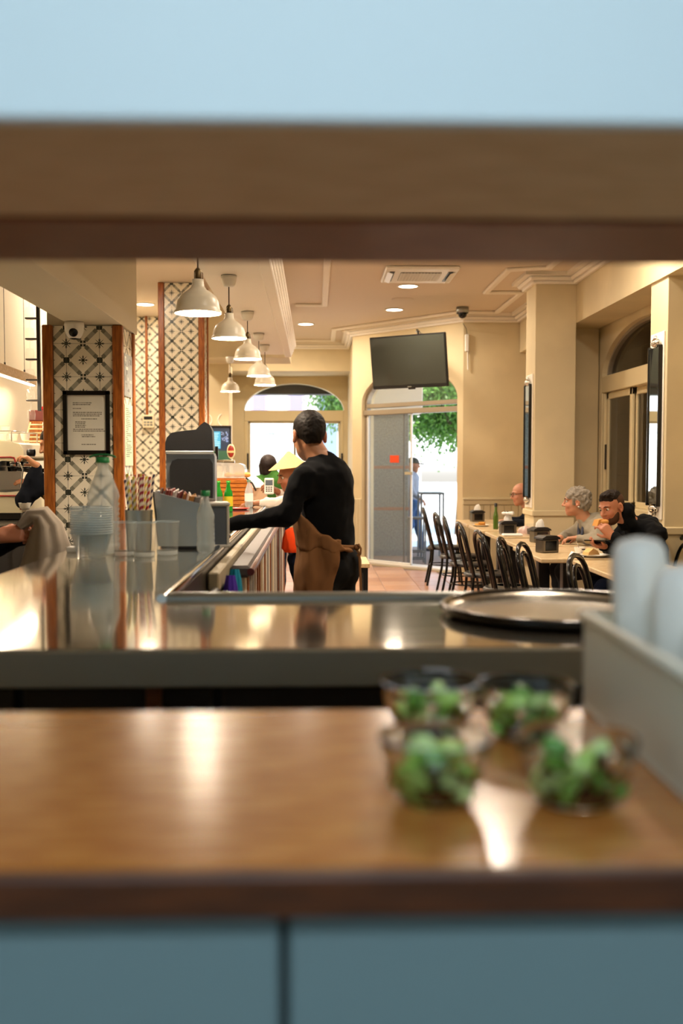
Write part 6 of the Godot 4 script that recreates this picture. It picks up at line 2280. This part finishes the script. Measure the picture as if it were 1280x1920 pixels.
	var wm := human("grey haired woman in a grey cardigan at the table", base, {
		"f": Vector3(-1, 0, 0.12), "hip": Vector3(2.52, 0.53, -8.5), "chest": Vector3(2.37, 0.885, -8.48), "neck": Vector3(2.30, 0.985, -8.48), "head": Vector3(2.238, 1.108, -8.48), "hf": Vector3(-0.96, -0.06, -0.22),
		"el": Vector3(2.36, 0.80, -8.20), "wl": Vector3(2.22, 0.81, -8.33), "er": Vector3(2.24, 0.80, -8.70), "wr": Vector3(2.11, 0.80, -8.50),
		"kl": Vector3(2.12, 0.52, -8.40), "kr": Vector3(2.12, 0.52, -8.60), "al": Vector3(2.16, 0.08, -8.4), "ar": Vector3(2.16, 0.08, -8.6),
		"lf": Vector3(-0.9, -0.05, -0.3), "lp": Vector3(0, -1, 0.1), "lt": Vector3(-0.2, 0, -1), "rf": Vector3(-0.9, -0.05, 0.3), "rp": Vector3(0, -1, 0), "rt": Vector3(-0.2, 0, 1)},
		{"skin": "c08a6c", "top": "cardigan", "top_mat": grey, "leg_mat": charcoal, "eyes": true, "wide": 1.05, "hand": 0.92, "shoulder": 0.175, "fold": 0.016,
		"hair": [["add", Vector3(0, 0.042, -0.02), Vector3(0.090, 0.092, 0.108)], ["add", Vector3(0, -0.01, -0.055), Vector3(0.082, 0.08, 0.07)], ["cut", Vector3(0, -0.05, 0.085), Vector3(0.13, 0.10, 0.075)], ["cut", Vector3(0.095, -0.035, 0.012), Vector3(0.035, 0.04, 0.03)], ["cut", Vector3(-0.095, -0.035, 0.012), Vector3(0.035, 0.04, 0.03)]],
		"hair_noise": 0.016, "hair_freq": 26.0, "hair_stretch": Vector3(1, 0.7, 1), "hair_mat": hair_mat("hair grey", "8a8276")})
	s = mb()
	ball(s, Vector3(2.238, 1.07, -8.48) - base + Vector3(0.0, 0.0, 0.085), Vector3.ONE * 0.008, 10)
	part(s, "earring", mt("pearl", "f4efe6", 0.15), wm)
	s = mb()
	tube(s, [Vector3(-0.175, 0.50, 0.04), Vector3(-0.16, 0.44, 0.055), Vector3(-0.175, 0.33, 0.06)], [0.02, 0.025, 0.02], 8, false, 0.5, Vector3.RIGHT)
	tube(s, [Vector3(-0.17, 0.50, -0.02), Vector3(-0.18, 0.42, 0.0), Vector3(-0.19, 0.33, 0.02)], [0.02, 0.025, 0.02], 8, false, 0.5, Vector3.RIGHT)
	part(s, "scarf", cloth("scarf blue grey", "4a4f5e"), wm).position.y = 0.45
	# bald man by the pillar
	base = Vector3(2.42, 0, -10.76)
	var bm := human("bald man with glasses and navy top beside the mirror pillar", base, {
		"f": Vector3(-1, 0, 0.0), "hip": Vector3(2.50, 0.53, -10.76), "chest": Vector3(2.37, 0.885, -10.76), "neck": Vector3(2.30, 0.975, -10.76), "head": Vector3(2.236, 1.098, -10.76), "hf": Vector3(-0.97, -0.16, 0.10),
		"el": Vector3(2.32, 0.80, -10.55), "wl": Vector3(2.13, 0.80, -10.60), "er": Vector3(2.32, 0.80, -10.98), "wr": Vector3(2.13, 0.80, -10.92),
		"kl": Vector3(2.08, 0.52, -10.66), "kr": Vector3(2.08, 0.52, -10.86), "al": Vector3(2.12, 0.08, -10.66), "ar": Vector3(2.12, 0.08, -10.86)},
		{"skin": "c28a6e", "top_mat": navy, "leg_mat": jeans, "eyes": true, "cell": 0.014, "hcell": 0.005, "fcell": 0.006})
	var hb := head_axes(Vector3(-0.97, -0.16, 0.10))
	var hc := Vector3(2.236, 1.098, -10.76) - base
	s = mb()
	for k in [-1.0, 1.0]:
		tube(s, arc(hc + hb * Vector3(k * 0.032, 0.008, 0.104), hb.x, hb.y, 0.024, 0.019, 0, TAU * 15 / 16, 15), 0.0022, 5, true)
		tube(s, [hc + hb * Vector3(k * 0.055, 0.012, 0.10), hc + hb * Vector3(k * 0.078, 0.012, 0.02), hc + hb * Vector3(k * 0.08, 0.006, -0.01)], 0.0025, 5)
	tube(s, [hc + hb * Vector3(-0.01, 0.012, 0.108), hc + hb * Vector3(0.01, 0.012, 0.108)], 0.0025, 5)
	part(s, "glasses", mats["black gloss"], bm)
	# woman in green at the end of the bar
	base = Vector3(-0.45, 0, -10.6)
	human("woman with dark hair in a green jacket, back turned", base, {
		"f": Vector3(-0.15, 0, -1), "hip": Vector3(-0.45, 0.84, -10.6), "chest": Vector3(-0.455, 1.225, -10.6), "neck": Vector3(-0.465, 1.30, -10.61), "head": Vector3(-0.492, 1.40, -10.63), "hf": Vector3(0.25, -0.22, -0.95),
		"el": Vector3(-0.68, 0.98, -10.65), "wl": Vector3(-0.60, 0.96, -10.88), "er": Vector3(-0.235, 0.98, -10.65), "wr": Vector3(-0.34, 0.98, -10.88),
		"kl": Vector3(-0.54, 0.46, -10.6), "kr": Vector3(-0.37, 0.46, -10.6), "al": Vector3(-0.54, 0.08, -10.58), "ar": Vector3(-0.37, 0.08, -10.58)},
		{"skin": "b98463", "top": "jacket", "top_mat": cloth("green jacket", "375f28", 0.3), "leg_mat": jeans, "cell": 0.014, "hcell": 0.006, "fcell": 0.006, "shoulder": 0.165, "wide": 1.05, "collar": 0.03, "sleeve": 0.95,
		"hair": [["add", Vector3(0, 0.035, -0.016), Vector3(0.088, 0.093, 0.108)], ["cap", Vector3(0, 0.0, -0.06), Vector3(0, -0.075, -0.05), 0.07, 0.055], ["cap", Vector3(0.07, 0.0, -0.01), Vector3(0.066, -0.07, 0.0), 0.035, 0.03], ["cap", Vector3(-0.07, 0.0, -0.01), Vector3(-0.066, -0.07, 0.0), 0.035, 0.03], ["cut", Vector3(0, -0.05, 0.1), Vector3(0.1, 0.11, 0.08)]], "hair_mat": hair_mat("hair brunette", "1c120f")})
	# customer with the straw hat
	base = Vector3(-0.02, 0, -8.0)
	var ht := human("customer in a conical straw hat and white shirt at the bar", base, {
		"f": Vector3(-1, 0, 0.1), "hip": Vector3(0.02, 0.80, -8.0), "chest": Vector3(-0.09, 1.16, -8.0), "neck": Vector3(-0.135, 1.235, -8.0), "head": Vector3(-0.195, 1.335, -8.0), "hf": Vector3(-0.88, -0.25, 0.36),
		"el": Vector3(-0.25, 1.135, -7.68), "wl": Vector3(-0.44, 1.135, -7.72), "er": Vector3(-0.22, 1.16, -8.12), "wr": Vector3(-0.30, 1.215, -7.97),
		"kl": Vector3(-0.14, 0.70, -7.62), "kr": Vector3(-0.14, 0.72, -8.02), "al": Vector3(-0.08, 0.34, -7.66), "ar": Vector3(-0.08, 0.34, -8.0),
		"lf": Vector3(-1, -0.05, 0.1), "lp": Vector3(0, -1, 0), "lt": Vector3(0, 0, -1), "rf": Vector3(-0.55, 0.35, 0.6), "rp": Vector3(-0.6, 0.2, 0.5), "rt": Vector3(0, 1, 0)},
		{"skin": "a06a48", "top": "shirt", "top_mat": cloth("white shirt", "e4d8cc", 0.2), "leg_mat": jeans, "cell": 0.013, "hcell": 0.006, "fcell": 0.005, "eyes": true, "fold": 0.02, "sleeve": 0.85, "curl_r": 0.9})
	s = mb()
	lathe(s, [[0.175, 0.0], [0.177, 0.004], [0.10, 0.055], [0.05, 0.098], [0.012, 0.135], [0.0, 0.138], [0.0, 0.13], [0.05, 0.09], [0.10, 0.048], [0.172, 0.0]], 32, Vector3.ZERO, Basis(Vector3.BACK, 0.12))
	one(s, "straw_hat", "pale conical straw hat on the customer at the bar", "hat", grain("straw", "d8b070", "e8c88a", 0.8, Vector3(20, 20, 20)), Vector3(-0.195, 1.400, -8.0))
	var t := thing("card_terminal", "white card payment terminal held over the bar", "card terminal", Vector3(-0.36, 1.20, -7.86))
	s = mb()
	box(s, Vector3(0, 0.06, 0), Vector3(0.075, 0.13, 0.022), 0.006, Basis(Vector3.RIGHT, -0.2))
	part(s, "body", mats["white plastic"], t)
	s = mb()
	box(s, Vector3(0, 0.088, 0.008), Vector3(0.056, 0.042, 0.004), 0.001, Basis(Vector3.RIGHT, -0.2))
	part(s, "screen", mt("terminal screen", "4a5660", 0.2), t)
	for i in 3:
		for k in 3:
			s = mb()
			box(s, Vector3(-0.018 + i * 0.018, 0.052 - k * 0.015, 0.015 + k * 0.003), Vector3(0.012, 0.009, 0.004), 0.001, Basis(Vector3.RIGHT, -0.2))
			part(s, "key", mats["dark steel"], t)
	t = thing("bar_stool", "dark bar stool under the customer with the straw hat", "stool", Vector3(0.05, 0, -8.0))
	s = mb()
	lathe(s, [[0.0, 0.66], [0.17, 0.66], [0.18, 0.675], [0.17, 0.69], [0.0, 0.695]], 22)
	part(s, "seat", mats["chair seat"], t)
	for k in 4:
		var a := PI / 4 + k * PI / 2
		s = mb()
		tube(s, [Vector3(cos(a) * 0.12, 0.66, sin(a) * 0.12), Vector3(cos(a) * 0.2, 0.0, sin(a) * 0.2)], 0.013, 8)
		part(s, "leg", mats["chair black"], t)
	s = mb()
	tube(s, arc(Vector3(0, 0.26, 0), Vector3.RIGHT, Vector3.BACK, 0.17, 0.17, 0, TAU * 19 / 20, 19), 0.009, 6, true)
	part(s, "foot_ring", mats["chair black"], t)
	s = mb()
	drape(s, [Vector3(0, 0.19, 0), Vector3(0, 0.17, 0), Vector3(0, 0.11, 0), Vector3(0, 0.03, 0), Vector3(0, 0, 0)], [0.012, 0.05, 0.07, 0.075, 0.05], 0.6, Vector3.BACK, 3, 0.1, 0.7)
	one(s, "orange_bag", "orange red cloth bag on the lap of the hatted customer", "bag", cloth("orange cloth", "d9461c"), Vector3(-0.175, 0.765, -7.55))
	# barista at the coffee machine, mostly behind the tiled pillar
	base = Vector3(-1.72, 0, -6.95)
	var ba := human("barista with a dark sleeve working at the coffee machine", base, {
		"f": Vector3(-1, 0, 0), "hip": Vector3(-1.70, 0.95, -6.95), "chest": Vector3(-1.72, 1.37, -6.93), "neck": Vector3(-1.74, 1.46, -6.93), "head": Vector3(-1.79, 1.58, -6.93), "hf": Vector3(-0.95, -0.35, 0),
		"el": Vector3(-1.93, 1.20, -6.66), "wl": Vector3(-1.845, 1.425, -6.68), "er": Vector3(-1.80, 1.16, -7.15), "wr": Vector3(-1.93, 1.27, -6.95),
		"kl": Vector3(-1.70, 0.5, -6.85), "kr": Vector3(-1.70, 0.5, -7.05), "al": Vector3(-1.68, 0.08, -6.85), "ar": Vector3(-1.68, 0.08, -7.05),
		"lf": Vector3(-0.75, 0.65, 0), "lp": Vector3(-0.6, -0.75, 0.1), "lt": Vector3(0.2, 0.2, -1), "rf": Vector3(-0.6, 0.5, 0.5), "rp": Vector3(-0.7, -0.5, 0), "rt": Vector3(0, 0.5, 0.8)},
		{"skin": "bd8560", "top_mat": navy, "leg_mat": charcoal, "cell": 0.013, "hair": BUZZ, "hair_mat": mats["hair dark brown"], "curl_l": 0.9, "curl_r": 0.7, "hcell": 0.006})
	s = mb()
	tube(s, [Vector3(-0.02, 1.46, 0.09), Vector3(-0.11, 1.36, 0.11), Vector3(-0.12, 1.2, 0.12)], [0.02, 0.022, 0.025], 8, false, 0.4, Vector3.RIGHT)
	part(s, "apron_strap", cloth("apron tan", "9a6f3e"), ba)
	s = mb()
	lathe(s, [[0.0, 0.0], [0.022, 0.0], [0.032, 0.012], [0.042, 0.045], [0.040, 0.045], [0.028, 0.012], [0.0, 0.006]], 18)
	one(s, "white_cup", "white cup held low beside the coffee machine", "cup", mats["porcelain"], Vector3(-1.90, 1.14, -6.58))
	# colleague with the drying cloth, mostly outside the picture
	base = Vector3(-1.54, 0, -4.45)
	human("bar worker in dark clothes drying with a grey cloth, half cut by the picture edge", base, {
		"f": Vector3(1, 0, 0), "hip": Vector3(-1.58, 0.95, -4.45), "chest": Vector3(-1.56, 1.33, -4.45), "neck": Vector3(-1.55, 1.43, -4.45), "head": Vector3(-1.55, 1.56, -4.45), "hf": Vector3(0.9, -0.4, 0),
		"er": Vector3(-1.58, 1.09, -4.24), "wr": Vector3(-1.37, 1.135, -4.36), "el": Vector3(-1.50, 1.06, -4.66), "wl": Vector3(-1.30, 1.12, -4.60),
		"kl": Vector3(-1.56, 0.5, -4.55), "kr": Vector3(-1.56, 0.5, -4.35), "al": Vector3(-1.56, 0.08, -4.55), "ar": Vector3(-1.56, 0.08, -4.35),
		"rf": Vector3(0.95, 0.12, -0.2), "rp": Vector3(0, -0.4, -0.9), "rt": Vector3(0.1, 0.95, -0.3), "lf": Vector3(0.8, 0.3, 0.5), "lp": Vector3(0, 0, 1), "lt": Vector3(0, 1, 0)},
		{"skin": "b8795a", "top_mat": navy, "leg_mat": charcoal, "cell": 0.013, "hair": BUZZ, "hair_mat": mats["hair dark brown"], "curl_r": 1.0, "curl_l": 0.7, "sleeve": 0.86, "hcell": 0.006})
	s = mb()
	var path := [Vector3(-0.085, 0.03, 0.02), Vector3(-0.04, 0.075, 0.01), Vector3(0.0, 0.075, 0), Vector3(0.025, 0.03, 0), Vector3(0.03, -0.05, 0), Vector3(0.025, -0.14, 0), Vector3(0.0, -0.24, 0), Vector3(-0.02, -0.32, 0)]
	drape(s, path, [0.018, 0.032, 0.05, 0.065, 0.085, 0.098, 0.108, 0.112], 0.9, Vector3.BACK, 4, 0.14, 0.8)
	one(s, "drying_cloth", "grey linen drying cloth hanging from the worker's hand", "cloth", cloth("linen grey", "a3988a", 0.4), Vector3(-1.205, 1.14, -4.40))
	# passer-by outside
	base = Vector3(1.60, -0.06, -16.2)
	human("man in a cap and jeans walking outside the door", base, {
		"f": Vector3(0.9, 0, 0.4), "hip": Vector3(1.58, 0.80, -16.2), "chest": Vector3(1.58, 1.18, -16.2), "neck": Vector3(1.58, 1.27, -16.2), "head": Vector3(1.60, 1.39, -16.18), "hf": Vector3(0.95, -0.1, 0.2),
		"el": Vector3(1.60, 0.95, -16.42), "wl": Vector3(1.72, 0.85, -16.35), "er": Vector3(1.56, 0.95, -15.98), "wr": Vector3(1.68, 0.86, -15.95),
		"kl": Vector3(1.68, 0.42, -16.25), "kr": Vector3(1.55, 0.42, -16.12), "al": Vector3(1.76, 0.03, -16.25), "ar": Vector3(1.42, 0.05, -16.1)},
		{"skin": "a87858", "top_mat": cloth("grey shirt", "8a8f98"), "leg_mat": cloth("blue denim", "3d5578"), "cell": 0.016, "hcell": 0.008, "fcell": 0.008,
		"hair": [["add", Vector3(0, 0.05, -0.012), Vector3(0.083, 0.08, 0.104)], ["slice", Vector3(0, 0.03, 0), Vector3(0, -1, 0)], ["add", Vector3(0, 0.035, 0.12), Vector3(0.06, 0.010, 0.06)]], "hair_mat": mt("cap olive", "4a4536", 0.8)})
